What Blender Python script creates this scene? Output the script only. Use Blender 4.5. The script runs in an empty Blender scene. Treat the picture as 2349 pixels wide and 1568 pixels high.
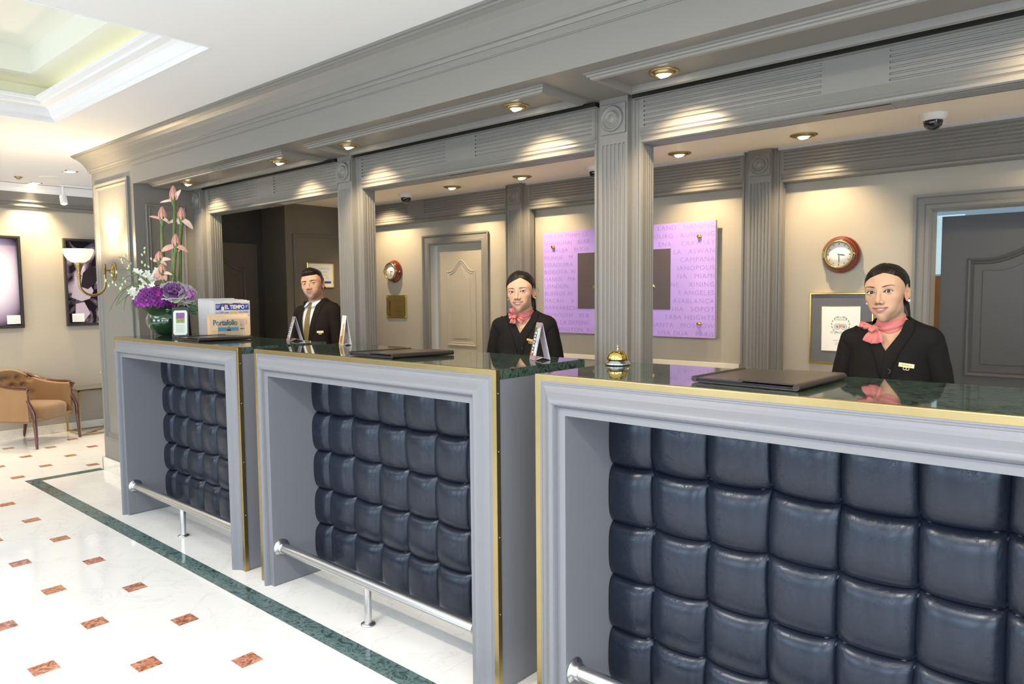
import bpy, bmesh, math, random
import numpy as np
from mathutils import Vector, Matrix, Euler

# ------------------------------------------------------------ camera
S = bpy.context.scene
COL = S.collection
YAW, PITCH, ROLL = [math.radians(a) for a in (41.32627, 3.98362, -0.52485)]
FPX, IW, IH = 1653.62, 2349.0, 1568.0
CAMZ = 1.55
_cy, _sy = math.cos(YAW), math.sin(YAW)
_R0 = np.array([[_cy, _sy, 0], [0, 0, -1], [-_sy, _cy, 0]])
_cp, _sp = math.cos(PITCH), math.sin(PITCH)
_P = np.array([[1, 0, 0], [0, _cp, -_sp], [0, _sp, _cp]])
_cr, _sr = math.cos(ROLL), math.sin(ROLL)
_Q = np.array([[_cr, -_sr, 0], [_sr, _cr, 0], [0, 0, 1]])
RW = _Q @ _P @ _R0          # world -> camera (x right, y down, z forward)
CAM = np.array([0, 0, CAMZ])
def ray(x, y): return RW.T @ np.array([(x-IW/2)/FPX, (y-IH/2)/FPX, 1.0])
def onz(x, y, z): d = ray(x, y); return Vector(CAM + d*(z-CAMZ)/d[2])
def ony(x, y, Y): d = ray(x, y); return Vector(CAM + d*Y/d[1])
def onx(x, y, X): d = ray(x, y); return Vector(CAM + d*X/d[0])
def atd(x, y, dep): return Vector(CAM + ray(x, y)*dep)
cd = bpy.data.cameras.new('camera'); cam = bpy.data.objects.new('camera', cd); COL.objects.link(cam)
cd.sensor_width = 36; cd.lens = 36*FPX/IW; cd.clip_start = 0.05
M = Matrix(((RW[0][0], -RW[1][0], -RW[2][0], 0), (RW[0][1], -RW[1][1], -RW[2][1], 0), (RW[0][2], -RW[1][2], -RW[2][2], CAMZ), (0, 0, 0, 1)))
cam.matrix_world = M
S.camera = cam
# ------------------------------------------------------------ light and exposure
S.view_settings.view_transform = 'Standard'; S.view_settings.look = 'None'
S.view_settings.gamma = 1; S.view_settings.use_curve_mapping = False
S.view_settings.exposure = 0.16
w = bpy.data.worlds.new('world'); S.world = w; w.use_nodes = True
w.node_tree.nodes['Background'].inputs[0].default_value = (.62, .78, 1, 1)
w.node_tree.nodes['Background'].inputs[1].default_value = 1.6
def lamp(name, kind, loc, energy, color, aim=None, **kw):
    l = bpy.data.lights.new(name, kind); l.energy = energy; l.color = color
    for k, v in kw.items(): setattr(l, k, v)
    o = bpy.data.objects.new(name, l); o.location = loc; COL.objects.link(o)
    if aim is not None: o.rotation_euler = (Vector(aim)-Vector(loc)).to_track_quat('-Z', 'Y').to_euler()
    return o
DAY = (.74, .86, 1.0); WARM = (1.0, .76, .46)
# daylight coming in through the tall lobby windows behind and beside the camera
for i, wx in enumerate((-6.5, -3.5, -.5, 2.5)):
    lamp('window_daylight', 'AREA', (wx, -3.9, 1.55), 60, DAY, aim=(wx, -1.6, 0), shape='RECTANGLE', size=1.7, size_y=2.1)
for wy in (-2.3, .2):
    lamp('window_daylight', 'AREA', (3.35, wy, 1.55), 66, DAY, aim=(1.0, wy+.4, 0), shape='RECTANGLE', size=1.6, size_y=2.1)
# warm lobby ceiling downlights outside the picture, over the walkway
for lx, ly in ((-2.2, .1), (-.2, .1), (1.6, -.6), (-2.2, -1.9), (.4, -2.2), (-7.9, -.4)):
    lamp('lobby_downlight', 'SPOT', (lx, ly, 2.72), 95 if ly > -1 else 60, (1, .84, .64), aim=(lx, ly+1.9 if ly > -1 else ly+.25, 0), spot_size=2.0, spot_blend=.7, shadow_soft_size=.04)
for lx, ly, e in ((-2.9, -.4, 27), (-5.4, -.6, 22), (-.6, -.3, 22), (-7.6, 1.0, 10)):  # added soft fill lights to brighten the lobby floor, no fittings there
    lamp('lobby_floor_fill', 'AREA', (lx, ly, 2.735), e, (.93, .96, 1), aim=(lx, ly, 0), shape='RECTANGLE', size=1.5, size_y=1.5)
# ------------------------------------------------------------ materials
def srgb(*c):
    return tuple(((v/255+.055)/1.055)**2.4 if v > 10.3 else v/255/12.92 for v in c)
def mat(name, col, rough=.5, metal=0, bump=0, bscale=60, var=0, vscale=3, coat=0, spec=.5, emit=None, estr=0, trans=0, ior=1.45, alpha=1, sss=0, sheen=0, aniso=None):
    m = bpy.data.materials.new(name); m.use_nodes = True; nt = m.node_tree; N = nt.nodes; L = nt.links
    b = N['Principled BSDF']; I = b.inputs
    I['Base Color'].default_value = (*col, 1); I['Roughness'].default_value = rough; I['Metallic'].default_value = metal
    I['Coat Weight'].default_value = coat; I['Coat Roughness'].default_value = .08; I['Specular IOR Level'].default_value = spec
    I['Transmission Weight'].default_value = trans; I['IOR'].default_value = ior; I['Alpha'].default_value = alpha
    I['Subsurface Weight'].default_value = sss; I['Sheen Weight'].default_value = sheen
    if sss: I['Subsurface Radius'].default_value = (.012, .005, .003); I['Subsurface Scale'].default_value = 1
    if emit: I['Emission Color'].default_value = (*emit, 1); I['Emission Strength'].default_value = estr
    if bump or var:
        tc = N.new('ShaderNodeTexCoord'); mp = N.new('ShaderNodeMapping'); L.new(tc.outputs['Object'], mp.inputs[0])
        if aniso: mp.inputs['Scale'].default_value = aniso
        if bump:
            n = N.new('ShaderNodeTexNoise'); n.inputs['Scale'].default_value = bscale; n.inputs['Detail'].default_value = 4
            L.new(mp.outputs[0], n.inputs['Vector'])
            bp = N.new('ShaderNodeBump'); bp.inputs['Strength'].default_value = bump; bp.inputs['Distance'].default_value = .004
            L.new(n.outputs[0], bp.inputs['Height']); L.new(bp.outputs[0], I['Normal'])
        if var:
            n = N.new('ShaderNodeTexNoise'); n.inputs['Scale'].default_value = vscale; n.inputs['Detail'].default_value = 5
            L.new(mp.outputs[0], n.inputs['Vector'])
            mx = N.new('ShaderNodeMix'); mx.data_type = 'RGBA'
            mx.inputs[6].default_value = (*[c*(1-var) for c in col], 1); mx.inputs[7].default_value = (*[min(1, c*(1+var)) for c in col], 1)
            L.new(n.outputs[0], mx.inputs[0]); L.new(mx.outputs[2], I['Base Color'])
    return m
def attr_mat(name, rough=.5, sss=0, bump=0, bscale=400, spec=.5, attr='Col'):
    m = mat(name, (1, 1, 1), rough, sss=sss, bump=bump, bscale=bscale, spec=spec); nt = m.node_tree
    a = nt.nodes.new('ShaderNodeAttribute'); a.attribute_name = attr
    nt.links.new(a.outputs['Color'], nt.nodes['Principled BSDF'].inputs['Base Color'])
    return m
def marble(name, base, vein, scale, amount, rough, dist=1.5, spec=.5):
    m = mat(name, base, rough, spec=spec); nt = m.node_tree; N = nt.nodes; L = nt.links; b = N['Principled BSDF']
    tc = N.new('ShaderNodeTexCoord')
    n1 = N.new('ShaderNodeTexNoise'); n1.inputs['Scale'].default_value = scale; n1.inputs['Detail'].default_value = 8; n1.inputs['Distortion'].default_value = dist
    n1.inputs['Roughness'].default_value = .62
    L.new(tc.outputs['Object'], n1.inputs['Vector'])
    r = N.new('ShaderNodeValToRGB'); L.new(n1.outputs[0], r.inputs[0])
    e = r.color_ramp.elements; e[0].position = .5-amount; e[0].color = (*base, 1); e[1].position = .5; e[1].color = (*vein, 1)
    x = e.new(.5+amount); x.color = (*base, 1)
    L.new(r.outputs[0], b.inputs['Base Color'])
    return m
GREY = mat('grey_paint', (.195, .186, .166), .38, bump=.03, bscale=90)
DESKG = mat('desk_grey_paint', (.195, .202, .222), .33, bump=.03, bscale=90)
TAUPE = mat('taupe_wall_paint', (.42, .38, .305), .55, bump=.05, bscale=140, var=.03)
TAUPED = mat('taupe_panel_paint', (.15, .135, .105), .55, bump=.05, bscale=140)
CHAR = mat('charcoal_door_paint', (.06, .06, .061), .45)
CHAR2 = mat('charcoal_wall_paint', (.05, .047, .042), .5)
WHITE = mat('white_ceiling_paint', (.78, .78, .775), .7, bump=.02, bscale=200)
IVORY = mat('ivory_ceiling_paint', (.90, .82, .71), .6)
DARK = mat('black_recess', (.008, .008, .008), .8)
BRASS = mat('polished_brass', (.43, .33, .155), .32, 1, bump=.04, bscale=40, var=.12, vscale=9)
BRASSD = mat('aged_brass', (.36, .26, .11), .35, 1, var=.3, vscale=20)
GOLD = mat('gold', (.85, .62, .2), .25, 1)
STEEL = mat('brushed_steel', (.62, .62, .62), .28, 1, bump=.02, bscale=300)
CHROME = mat('chrome', (.75, .75, .75), .08, 1)
BULB = mat('lamp_glow', (1, .9, .7), .5, emit=(1, .82, .5), estr=28)
WOOD = mat('dark_mahogany', (.09, .025, .012), .18, var=.35, vscale=12, coat=.6, aniso=(1, 1, .15))
WOODR = mat('red_mahogany', (.15, .020, .008), .16, var=.35, vscale=14, coat=.8)
PAPER = mat('white_paper', (.85, .84, .81), .7)
INK = mat('black_ink', (.03, .03, .03), .6)
BLACK = mat('black_satin', (.015, .015, .016), .4)
PLASTW = mat('white_plastic', (.8, .8, .78), .35)
GREENM = marble('green_marble', (.014, .030, .022), (.075, .115, .085), 12, .11, .04, 2.5, spec=.85)
# ------------------------------------------------------------ mesh builder
class MB:
    def __init__(s): s.v = []; s.f = []; s.sm = []; s.mi = []; s.cur = 0
    def add(s, vs, fs, smooth=False):
        o = len(s.v); s.v += [tuple(p) for p in vs]
        for f in fs: s.f.append(tuple(i+o for i in f)); s.sm.append(smooth); s.mi.append(s.cur)
        return s
    def box(s, x0, x1, y0, y1, z0, z1, M=None):
        vs = [(x, y, z) for z in (z0, z1) for y in (y0, y1) for x in (x0, x1)]
        if M is not None: vs = [M @ Vector(p) for p in vs]
        return s.add(vs, [(0, 2, 3, 1), (4, 5, 7, 6), (0, 1, 5, 4), (2, 6, 7, 3), (0, 4, 6, 2), (1, 3, 7, 5)])
    def poly_prism(s, pts, a, b):      # pts: list of Vector (planar loop); extruded by vector from a to b
        n = len(pts); A = [Vector(p)+a for p in pts]; B = [Vector(p)+b for p in pts]
        return s.add(A+B, [tuple(range(n))[::-1], tuple(range(n, 2*n))]+[(i, (i+1) % n, (i+1) % n+n, i+n) for i in range(n)])
    def loft(s, rings, closed=True, smooth=True, caps=True):
        n = len(rings[0]); vs = [p for r in rings for p in r]; fs = []
        for i in range(len(rings)-1):
            for j in range(n if closed else n-1):
                a = i*n+j; b = i*n+(j+1) % n; fs.append((a, b, b+n, a+n))
        s.add(vs, fs, smooth)
        if caps and closed:
            s.add(rings[0], [tuple(range(n))[::-1]]); s.add(rings[-1], [tuple(range(n))])
        return s
    def lathe(s, prof, c=(0, 0, 0), n=32, M=None, smooth=True, caps=False):   # prof: (r, z)
        rings = []
        for r, z in prof:
            ring = []
            for k in range(n):
                a = 2*math.pi*k/n; p = Vector((r*math.cos(a), r*math.sin(a), z))
                if M is not None: p = M @ p
                ring.append(p+Vector(c))
            rings.append(ring)
        return s.loft(rings, True, smooth, caps)
    def tube(s, pts, rad, n=10, caps=True, smooth=True, flat=1):
        pts = [Vector(p) for p in pts]; rads = rad if isinstance(rad, (list, tuple)) else [rad]*len(pts)
        rings = []; up = None
        for i, p in enumerate(pts):
            t = (pts[min(i+1, len(pts)-1)]-pts[max(i-1, 0)]).normalized()
            if up is None: up = t.orthogonal().normalized()
            up = (up-t*up.dot(t)).normalized(); bi = t.cross(up)
            rings.append([p+(up*math.cos(2*math.pi*k/n)+bi*flat*math.sin(2*math.pi*k/n))*rads[i] for k in range(n)])
        return s.loft(rings, True, smooth, caps)
    def sphere(s, c, r, n=16, m=10, M=None):
        rx, ry, rz = r if isinstance(r, (list, tuple)) else (r, r, r)
        rings = []
        for i in range(m+1):
            ph = -math.pi/2+math.pi*i/m
            rr = max(math.cos(ph), 1e-3)
            ring = []
            for k in range(n):
                p = Vector((rx*rr*math.cos(2*math.pi*k/n), ry*rr*math.sin(2*math.pi*k/n), rz*math.sin(ph)))
                if M is not None: p = M @ p
                ring.append(p+Vector(c))
            rings.append(ring)
        return s.loft(rings, True, True, True)
    def sweep(s, prof, path, frames, smooth=False, closed_prof=True, caps=True):
        # prof: list (a, b); frames: for every path point two vectors (A, B)
        rings = [[Vector(p)+A*a+B*b for a, b in prof] for p, (A, B) in zip(path, frames)]
        return s.loft(rings, closed_prof, smooth, caps)
    def obj(s, name, m=None, parent=None, bevel=0, seg=2, mats=None, loc=None, solid=0, sub=0):
        me = bpy.data.meshes.new(name); me.from_pydata(s.v, [], s.f)
        me.polygons.foreach_set('use_smooth', s.sm); me.polygons.foreach_set('material_index', s.mi)
        for mm in (mats or [m]): me.materials.append(mm)
        me.update()
        bm = bmesh.new(); bm.from_mesh(me); bmesh.ops.recalc_face_normals(bm, faces=bm.faces); bm.to_mesh(me); bm.free()
        o = bpy.data.objects.new(name, me); COL.objects.link(o)
        if parent is not None: o.parent = parent; o.matrix_parent_inverse = parent_inv(parent)
        if solid:
            md = o.modifiers.new('s', 'SOLIDIFY'); md.thickness = solid; md.offset = 0
        if bevel:
            md = o.modifiers.new('b', 'BEVEL'); md.width = bevel; md.segments = seg; md.limit_method = 'ANGLE'; md.harden_normals = False
        if sub:
            md = o.modifiers.new('ss', 'SUBSURF'); md.levels = sub; md.render_levels = sub
        return o
def parent_inv(p):
    bpy.context.view_layer.update(); return p.matrix_world.inverted()
def tag(o, label=None, cat=None, group=None, kind=None):
    if label: o['label'] = label
    if cat: o['category'] = cat
    if group: o['group'] = group
    if kind: o['kind'] = kind
    return o
def thing(name, label, cat, loc=(0, 0, 0), rz=0, group=None):
    o = bpy.data.objects.new(name, None); COL.objects.link(o); o.location = loc; o.rotation_euler = (0, 0, rz); o.empty_display_size = .1
    return tag(o, label, cat, group)
def struct(o): o['kind'] = 'structure'; return o
def box(name, m, x0, x1, y0, y1, z0, z1, parent=None, bevel=0):
    return MB().box(x0, x1, y0, y1, z0, z1).obj(name, m, parent, bevel)
def dup(root, loc=None, rz=None, label=None, group=None):
    r = root.copy(); COL.objects.link(r)
    if loc is not None: r.location = loc
    if rz is not None: r.rotation_euler = (0, 0, rz)
    if label: r['label'] = label
    if group: r['group'] = group
    for ch in list(root.children):
        c = ch.copy(); COL.objects.link(c); c.parent = r; c.matrix_parent_inverse = ch.matrix_parent_inverse
        for g in ch.children:
            d = g.copy(); COL.objects.link(d); d.parent = c; d.matrix_parent_inverse = g.matrix_parent_inverse
    return r
def text(txt, size, m, parent, Mx, name='lettering', depth=.0006, align='LEFT', sx=1, bold=0, space=1.0, fitw=None):
    cu = bpy.data.curves.new(name, 'FONT'); cu.body = txt; cu.size = size; cu.extrude = depth; cu.align_x = align; cu.offset = bold
    cu.space_character = space; cu.resolution_u = 3
    t = bpy.data.objects.new('t', cu); COL.objects.link(t)
    bpy.context.view_layer.update()
    me = bpy.data.meshes.new_from_object(t.evaluated_get(bpy.context.evaluated_depsgraph_get())); bpy.data.objects.remove(t)
    if fitw:
        xs = [v.co.x for v in me.vertices]; sx = fitw/(max(xs)-min(xs))
    me.materials.clear(); me.materials.append(m)
    me.transform(Mx @ Matrix.Diagonal((sx, 1, 1, 1)))
    o = bpy.data.objects.new(name, me); COL.objects.link(o)
    if parent is not None: o.parent = parent; o.matrix_parent_inverse = parent_inv(parent)
    return o
def words(o, gap):
    # splits a line of lettering into one object per word
    me = o.data; n = len(me.vertices); xs = [v.co.x for v in me.vertices]; par = list(range(n))
    def find(i):
        while par[i] != i: par[i] = par[par[i]]; i = par[i]
        return i
    for e in me.edges: par[find(e.vertices[0])] = find(e.vertices[1])
    rng = {}
    for i in range(n):
        r = find(i); a = rng.get(r, (1e9, -1e9)); rng[r] = (min(a[0], xs[i]), max(a[1], xs[i]))
    order = sorted(rng, key=lambda r: rng[r][0]); grp = {}; g = 0; end = None
    for r in order:
        if end is not None and rng[r][0]-end > gap: g += 1
        grp[r] = g; end = max(end if end is not None else -1e9, rng[r][1])
    for k in range(1, g+1):
        c = o.copy(); c.data = me.copy(); COL.objects.link(c)
        bm = bmesh.new(); bm.from_mesh(c.data); bm.verts.ensure_lookup_table(); bmesh.ops.delete(bm, geom=[bm.verts[i] for i in range(n) if grp[find(i)] != k], context='VERTS'); bm.to_mesh(c.data); bm.free()
    if g:
        bm = bmesh.new(); bm.from_mesh(me); bm.verts.ensure_lookup_table(); bmesh.ops.delete(bm, geom=[bm.verts[i] for i in range(n) if grp[find(i)] != 0], context='VERTS'); bm.to_mesh(me); bm.free()
def wallM(x, y, z, rz=0):   # text plane standing upright, facing -Y (rz=0), readable from -Y
    return Matrix.Translation((x, y, z)) @ Matrix.Rotation(rz, 4, 'Z') @ Matrix.Rotation(math.pi/2, 4, 'X')
# ------------------------------------------------------------ the room
YD = 1.964          # desk front plane
YA = 2.373          # pier / fascia plane
YF = 2.855          # pilaster face
ZS = 2.434          # soffit and inner ceiling
ZC = 2.76           # lobby ceiling
XL = -9.26          # far left wall
YW = 4.66           # back wall
XR = 3.6; YN = -4.2
def floor_material():
    m = mat('cream_marble_floor', (.8, .78, .72), .07, coat=0); nt = m.node_tree; N = nt.nodes; L = nt.links; b = N['Principled BSDF']
    def math_(op, a, c=None, v=None):
        n = N.new('ShaderNodeMath'); n.operation = op
        for i, q in enumerate((a, c)):
            if q is None: continue
            if hasattr(q, 'links'): L.new(q, n.inputs[i])
            else: n.inputs[i].default_value = q
        return n.outputs[0]
    def mix(f, a, c):
        n = N.new('ShaderNodeMix'); n.data_type = 'RGBA'
        for i, q in ((0, f), (6, a), (7, c)):
            if hasattr(q, 'links'): L.new(q, n.inputs[i])
            else: n.inputs[i].default_value = q
        return n.outputs[2]
    g = N.new('ShaderNodeNewGeometry'); sp = N.new('ShaderNodeSeparateXYZ'); L.new(g.outputs['Position'], sp.inputs[0])
    X, Y = sp.outputs[0], sp.outputs[1]
    P = .588
    # diamond lattice: points (x0+iP, y0+jP) and the half-shifted ones
    u = math_('DIVIDE', math_('SUBTRACT', X, -3.40), P); v = math_('DIVIDE', math_('SUBTRACT', Y, 1.475), P)
    def cell(a, off):
        f = math_('FRACT', math_('ADD', a, off+.5+50)); return math_('ABSOLUTE', math_('SUBTRACT', f, .5))
    def inset(off):
        mxx = math_('MAXIMUM', cell(u, off), cell(v, off)); return math_('LESS_THAN', mxx, .0488/P)
    ins = math_('MAXIMUM', inset(0), inset(.5))
    s = math_('ADD', u, v); d = math_('SUBTRACT', u, v)
    def line(a):
        f = math_('FRACT', math_('ADD', a, 50.5)); return math_('LESS_THAN', math_('ABSOLUTE', math_('SUBTRACT', f, .5)), .0024)
    grout = math_('MAXIMUM', line(s), line(d))
    # tile id for slight tone change
    cmb = N.new('ShaderNodeCombineXYZ'); L.new(math_('FLOOR', math_('ADD', s, 50)), cmb.inputs[0]); L.new(math_('FLOOR', math_('ADD', d, 50)), cmb.inputs[1])
    wn = N.new('ShaderNodeTexWhiteNoise'); L.new(cmb.outputs[0], wn.inputs[0])
    # inside the green band: big plain square tiles
    bx = math_('GREATER_THAN', X, -6.93); by = math_('GREATER_THAN', Y, 1.70); inside = math_('MULTIPLY', bx, by)
    ins = math_('MULTIPLY', ins, math_('SUBTRACT', 1, inside)); grout = math_('MULTIPLY', grout, math_('SUBTRACT', 1, inside))
    gl = math_('LESS_THAN', math_('ABSOLUTE', math_('SUBTRACT', math_('FRACT', math_('DIVIDE', X, .6)), .5)), .0022)
    grout = math_('MAXIMUM', grout, math_('MULTIPLY', gl, inside))
    off = N.new('ShaderNodeVectorMath'); off.operation = 'MULTIPLY_ADD'; L.new(wn.outputs['Color'], off.inputs[0]); off.inputs[1].default_value = (3, 3, 3); L.new(g.outputs['Position'], off.inputs[2])
    n1 = N.new('ShaderNodeTexNoise'); n1.inputs['Scale'].default_value = 2.6; n1.inputs['Detail'].default_value = 9; n1.inputs['Distortion'].default_value = 1.3; n1.inputs['Roughness'].default_value = .58
    L.new(off.outputs[0], n1.inputs['Vector'])
    rr = N.new('ShaderNodeValToRGB'); L.new(n1.outputs[0], rr.inputs[0]); e = rr.color_ramp.elements
    e[0].position = .485; e[0].color = (0, 0, 0, 1); e[1].position = .5; e[1].color = (1, 1, 1, 1); x = e.new(.512); x.color = (0, 0, 0, 1)
    n2 = N.new('ShaderNodeTexNoise'); n2.inputs['Scale'].default_value = 2.2; n2.inputs['Detail'].default_value = 5; L.new(off.outputs[0], n2.inputs['Vector'])
    base = mix(n2.outputs[0], (.86, .845, .80, 1), (.95, .945, .925, 1))
    tone = math_('MULTIPLY', wn.outputs[0], .16); base = mix(tone, base, (.74, .74, .72, 1))
    base = mix(math_('MULTIPLY', rr.outputs[0], .17), base, (.44, .34, .22, 1))
    base = mix(math_('MULTIPLY', grout, .35), base, (.50, .47, .42, 1))
    n3 = N.new('ShaderNodeTexNoise'); n3.inputs['Scale'].default_value = 38; n3.inputs['Detail'].default_value = 4; n3.inputs['Distortion'].default_value = 1.2; L.new(g.outputs['Position'], n3.inputs['Vector'])
    r3 = N.new('ShaderNodeValToRGB'); L.new(n3.outputs[0], r3.inputs[0]); e = r3.color_ramp.elements
    e[0].position = .36; e[0].color = (.22, .075, .04, 1); e[1].position = .66; e[1].color = (.66, .34, .22, 1); x = e.new(.5); x.color = (.50, .20, .115, 1)
    col = mix(ins, base, r3.outputs[0])
    L.new(col, b.inputs['Base Color'])
    return m
FLOOR = floor_material()
struct(box('floor', FLOOR, XL-.1, XR+.1, YN-.1, 5.4, -.06, 0))
GSTRIP = marble('green_floor_marble', (.030, .066, .066), (.14, .22, .21), 14, .12, .08, 2.5)
mb = MB(); mb.box(-7.03, XR, 1.768, 1.868, 0, .0012); mb.box(-7.03, -6.93, 1.868, YA-.02, 0, .0012)
mb.obj('trim_1', GSTRIP)['kind'] = 'structure'
# walls
def wall(name, m, *a): return struct(box(name, m, *a))
wall('wall_left', TAUPE, XL-.1, XL, YN, 5.4, 0, ZC+.3)
mb = MB()           # back wall with the two door openings
D1 = (-5.12, -4.44, 1.995); D2 = (-.925, .10, 1.985)
mb.box(-6.338, D1[0], YW, YW+.12, 0, ZC); mb.box(D1[0], D1[1], YW, YW+.12, D1[2], ZC); mb.box(D1[1], D2[0], YW, YW+.12, 0, ZC)
mb.box(D2[0], D2[1], YW, YW+.12, D2[2], ZC); mb.box(D2[1], XR, YW, YW+.12, 0, ZC)
struct(mb.obj('wall_back', TAUPE))
# block that carries the certificate (faces +X) and the dark corridor left of it
mb = MB(); mb.box(-6.767, -6.338, 3.87, 5.4, 0, ZC)
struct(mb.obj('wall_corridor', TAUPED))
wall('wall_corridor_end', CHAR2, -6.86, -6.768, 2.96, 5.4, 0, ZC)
# panel mould on the certificate wall
def frame_mould(name, m, path, prof, normal, closed=True, parent=None, smooth=False, ins=None):
    # mitred moulding: path = planar loop of points; prof = (inward, outward-along-normal)
    n = len(path); P = [Vector(p) for p in path]; Nn = Vector(normal).normalized(); fr = []
    for i in range(n):
        a = P[i-1] if (i > 0 or closed) else None; c = P[(i+1) % n] if (i < n-1 or closed) else None
        d1 = (P[i]-a).normalized() if a is not None else None; d2 = (c-P[i]).normalized() if c is not None else None
        if d1 is None: A = Nn.cross(d2)
        elif d2 is None: A = Nn.cross(d1)
        else:
            n1 = Nn.cross(d1); n2 = Nn.cross(d2); A = (n1+n2).normalized(); A = A/max(.2, A.dot(n1))
        fr.append((A, Nn))
    if closed: P.append(P[0]); fr.append(fr[0])
    mb = MB(); mb.sweep(prof, P, fr, smooth=smooth, caps=not closed)
    return mb.obj(name, m, parent)
PM = [(0, 0), (0, .012), (.006, .014), (.012, .012), (.016, .006), (.024, .006), (.03, .010), (.036, .006), (.04, 0)]
def rectX(x, y0, y1, z0, z1): return [(x, y0, z0), (x, y0, z1), (x, y1, z1), (x, y1, z0)]       # normal +X
def rectY(y, x0, x1, z0, z1): return [(x0, y, z0), (x0, y, z1), (x1, y, z1), (x1, y, z0)]
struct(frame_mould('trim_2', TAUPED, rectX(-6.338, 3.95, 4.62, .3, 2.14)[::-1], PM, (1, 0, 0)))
# pier at the left end of the reception, with moulded panels on both visible faces
mb = MB(); mb.box(-6.947, -6.074, YA, 2.96, 0, ZC)
struct(mb.obj('wall_partition', GREY))
struct(frame_mould('trim_3', GREY, rectY(YA, -6.87, -6.15, .30, 2.50)[::-1], [(p[0]*1.3, p[1]*1.5) for p in PM], (0, -1, 0)))
struct(frame_mould('trim_4', GREY, rectX(-6.074, 2.455, 2.775, .30, 2.28)[::-1], [(p[0]*1.1, p[1]*1.4) for p in PM], (1, 0, 0)))
MARB = marble('cream_marble_base', (.78, .73, .62), (.70, .62, .50), 4, .02, .15)
mb = MB(); mb.box(-6.965, -6.06, YA-.018, YA, 0, .115); mb.box(-6.965, -6.947, YA-.018, 2.96, 0, .115); mb.box(-6.074, -6.06, YA, 2.85, 0, .115)
struct(mb.obj('baseboard_partition', MARB, bevel=.003))
struct(box('baseboard_left', MARB, XL, XL+.02, YN, 5.4, 0, .095, bevel=.003))
# picture rail cornice of the far wall
prof = [(XL, 2.50), (XL+.012, 2.50), (XL+.016, 2.515), (XL+.03, 2.53), (XL+.012, 2.545), (XL+.012, 2.57), (XL+.03, 2.58), (XL+.028, 2.60), (XL+.04, 2.62), (XL+.07, 2.665), (XL+.075, 2.675), (XL, 2.675)]
mb = MB(); mb.loft([[(x, y, z) for x, z in prof] for y in (YN, 5.4)], True, False)
struct(mb.obj('trim_5', GREY))
mb = MB(); mb.loft([[(x, y, z) for x, z in ((XL, 2.675), (XL+.078, 2.675), (XL+.10, 2.72), (XL+.15, ZC-.004), (XL, ZC-.004))] for y in (YN, 5.4)], True, False)
struct(mb.obj('trim_6', WHITE))
# other lobby walls (behind and right of the camera) with tall windows
def window_wall(name, along, lo, hi, pos, wins, thick=.15):
    mb = MB(); z0, z1 = .5, 2.6; cur = lo
    def bx(a, c, p, q):
        if along == 'x': mb.box(a, c, pos-thick, pos, p, q)
        else: mb.box(pos, pos+thick, a, c, p, q)
    for c in wins:
        bx(cur, c-.85, 0, ZC); bx(c-.85, c+.85, 0, z0); bx(c-.85, c+.85, z1, ZC); cur = c+.85
    bx(cur, hi, 0, ZC)
    return struct(mb.obj(name, TAUPE))
window_wall('wall_front', 'x', XL-.1, XR, YN, (-6.5, -3.5, -.5, 2.5))
window_wall('wall_right', 'y', YN, 5.4, XR, (-2.3, .2))
GLASS = mat('window_glass', (1, 1, 1), 0, trans=1, ior=1.05)
wi = 0
for along, cs in (('x', (-6.5, -3.5, -.5, 2.5)), ('y', (-2.3, .2))):
    for c in cs:
        wi += 1; mb = MB()
        for k in range(5):
            t = c-.85+k*.425
            if along == 'x': mb.box(t-.025, t+.025, YN-.09, YN-.04, .5, 2.6)
            else: mb.box(XR+.04, XR+.09, t-.025, t+.025, .5, 2.6)
        for z in (.52, 1.2, 1.9, 2.58):
            if along == 'x': mb.box(c-.85, c+.85, YN-.09, YN-.04, z-.025, z+.025)
            else: mb.box(XR+.04, XR+.09, c-.85, c+.85, z-.025, z+.025)
        o = struct(mb.obj('window_%d' % wi, PLASTW))
# ---- lobby ceiling with the recessed light tray
TX0, TX1, TY0, TY1 = -5.79, -3.50, -3.0, 1.757
mb = MB()
mb.box(XL-.1, TX0, YN-.1, 5.4, ZC, ZC+.05); mb.box(TX1, XR+.1, YN-.1, 5.4, ZC, ZC+.05)
mb.box(TX0, TX1, YN-.1, TY0, ZC, ZC+.05); mb.box(TX0, TX1, TY1, 5.4, ZC, ZC+.05)
struct(mb.obj('ceiling', WHITE))
TR = [(-.004, -.004), (.003, -.004), (.003, .010), (.012, .018), (.022, .022), (.03, .03), (.036, .05), (.05, .067), (.07, .078), (.085, .080), (.10, .082), (.115, .084), (.118, .098), (.15, .106), (.152, .125), (.135, .135), (-.004, .135)]
path = [(TX0, TY0, ZC), (TX0, TY1, ZC), (TX1, TY1, ZC), (TX1, TY0, ZC)]
struct(frame_mould('trim_7', WHITE, path[::-1], [(a, c) for a, c in TR], (0, 0, 1)))
CREAM = mat('cream_tray_paint', (.82, .82, .72), .7)
mb = MB(); g = .14
mb.box(TX0-g, TX1+g, TY0-g, TY1+g, ZC+.42, ZC+.46)
for a in ((TX0-g-.04, TX0-g, TY0-g, TY1+g), (TX1+g, TX1+g+.04, TY0-g, TY1+g), (TX0-g, TX1+g, TY0-g-.04, TY0-g), (TX0-g, TX1+g, TY1+g, TY1+g+.04)):
    mb.box(a[0], a[1], a[2], a[3], ZC+.03, ZC+.44)
struct(mb.obj('ceiling_tray', CREAM))
mb = MB()           # raised border inside the tray
q = .18
for a in ((TX0-g, TX0+q, TY0-g, TY1+g), (TX1-q, TX1+g, TY0-g, TY1+g), (TX0+q, TX1-q, TY0-g, TY0+q), (TX0+q, TX1-q, TY1-q, TY1+g)):
    mb.box(a[0], a[1], a[2], a[3], ZC+.26, ZC+.42)
struct(mb.obj('trim_8', CREAM))
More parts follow.
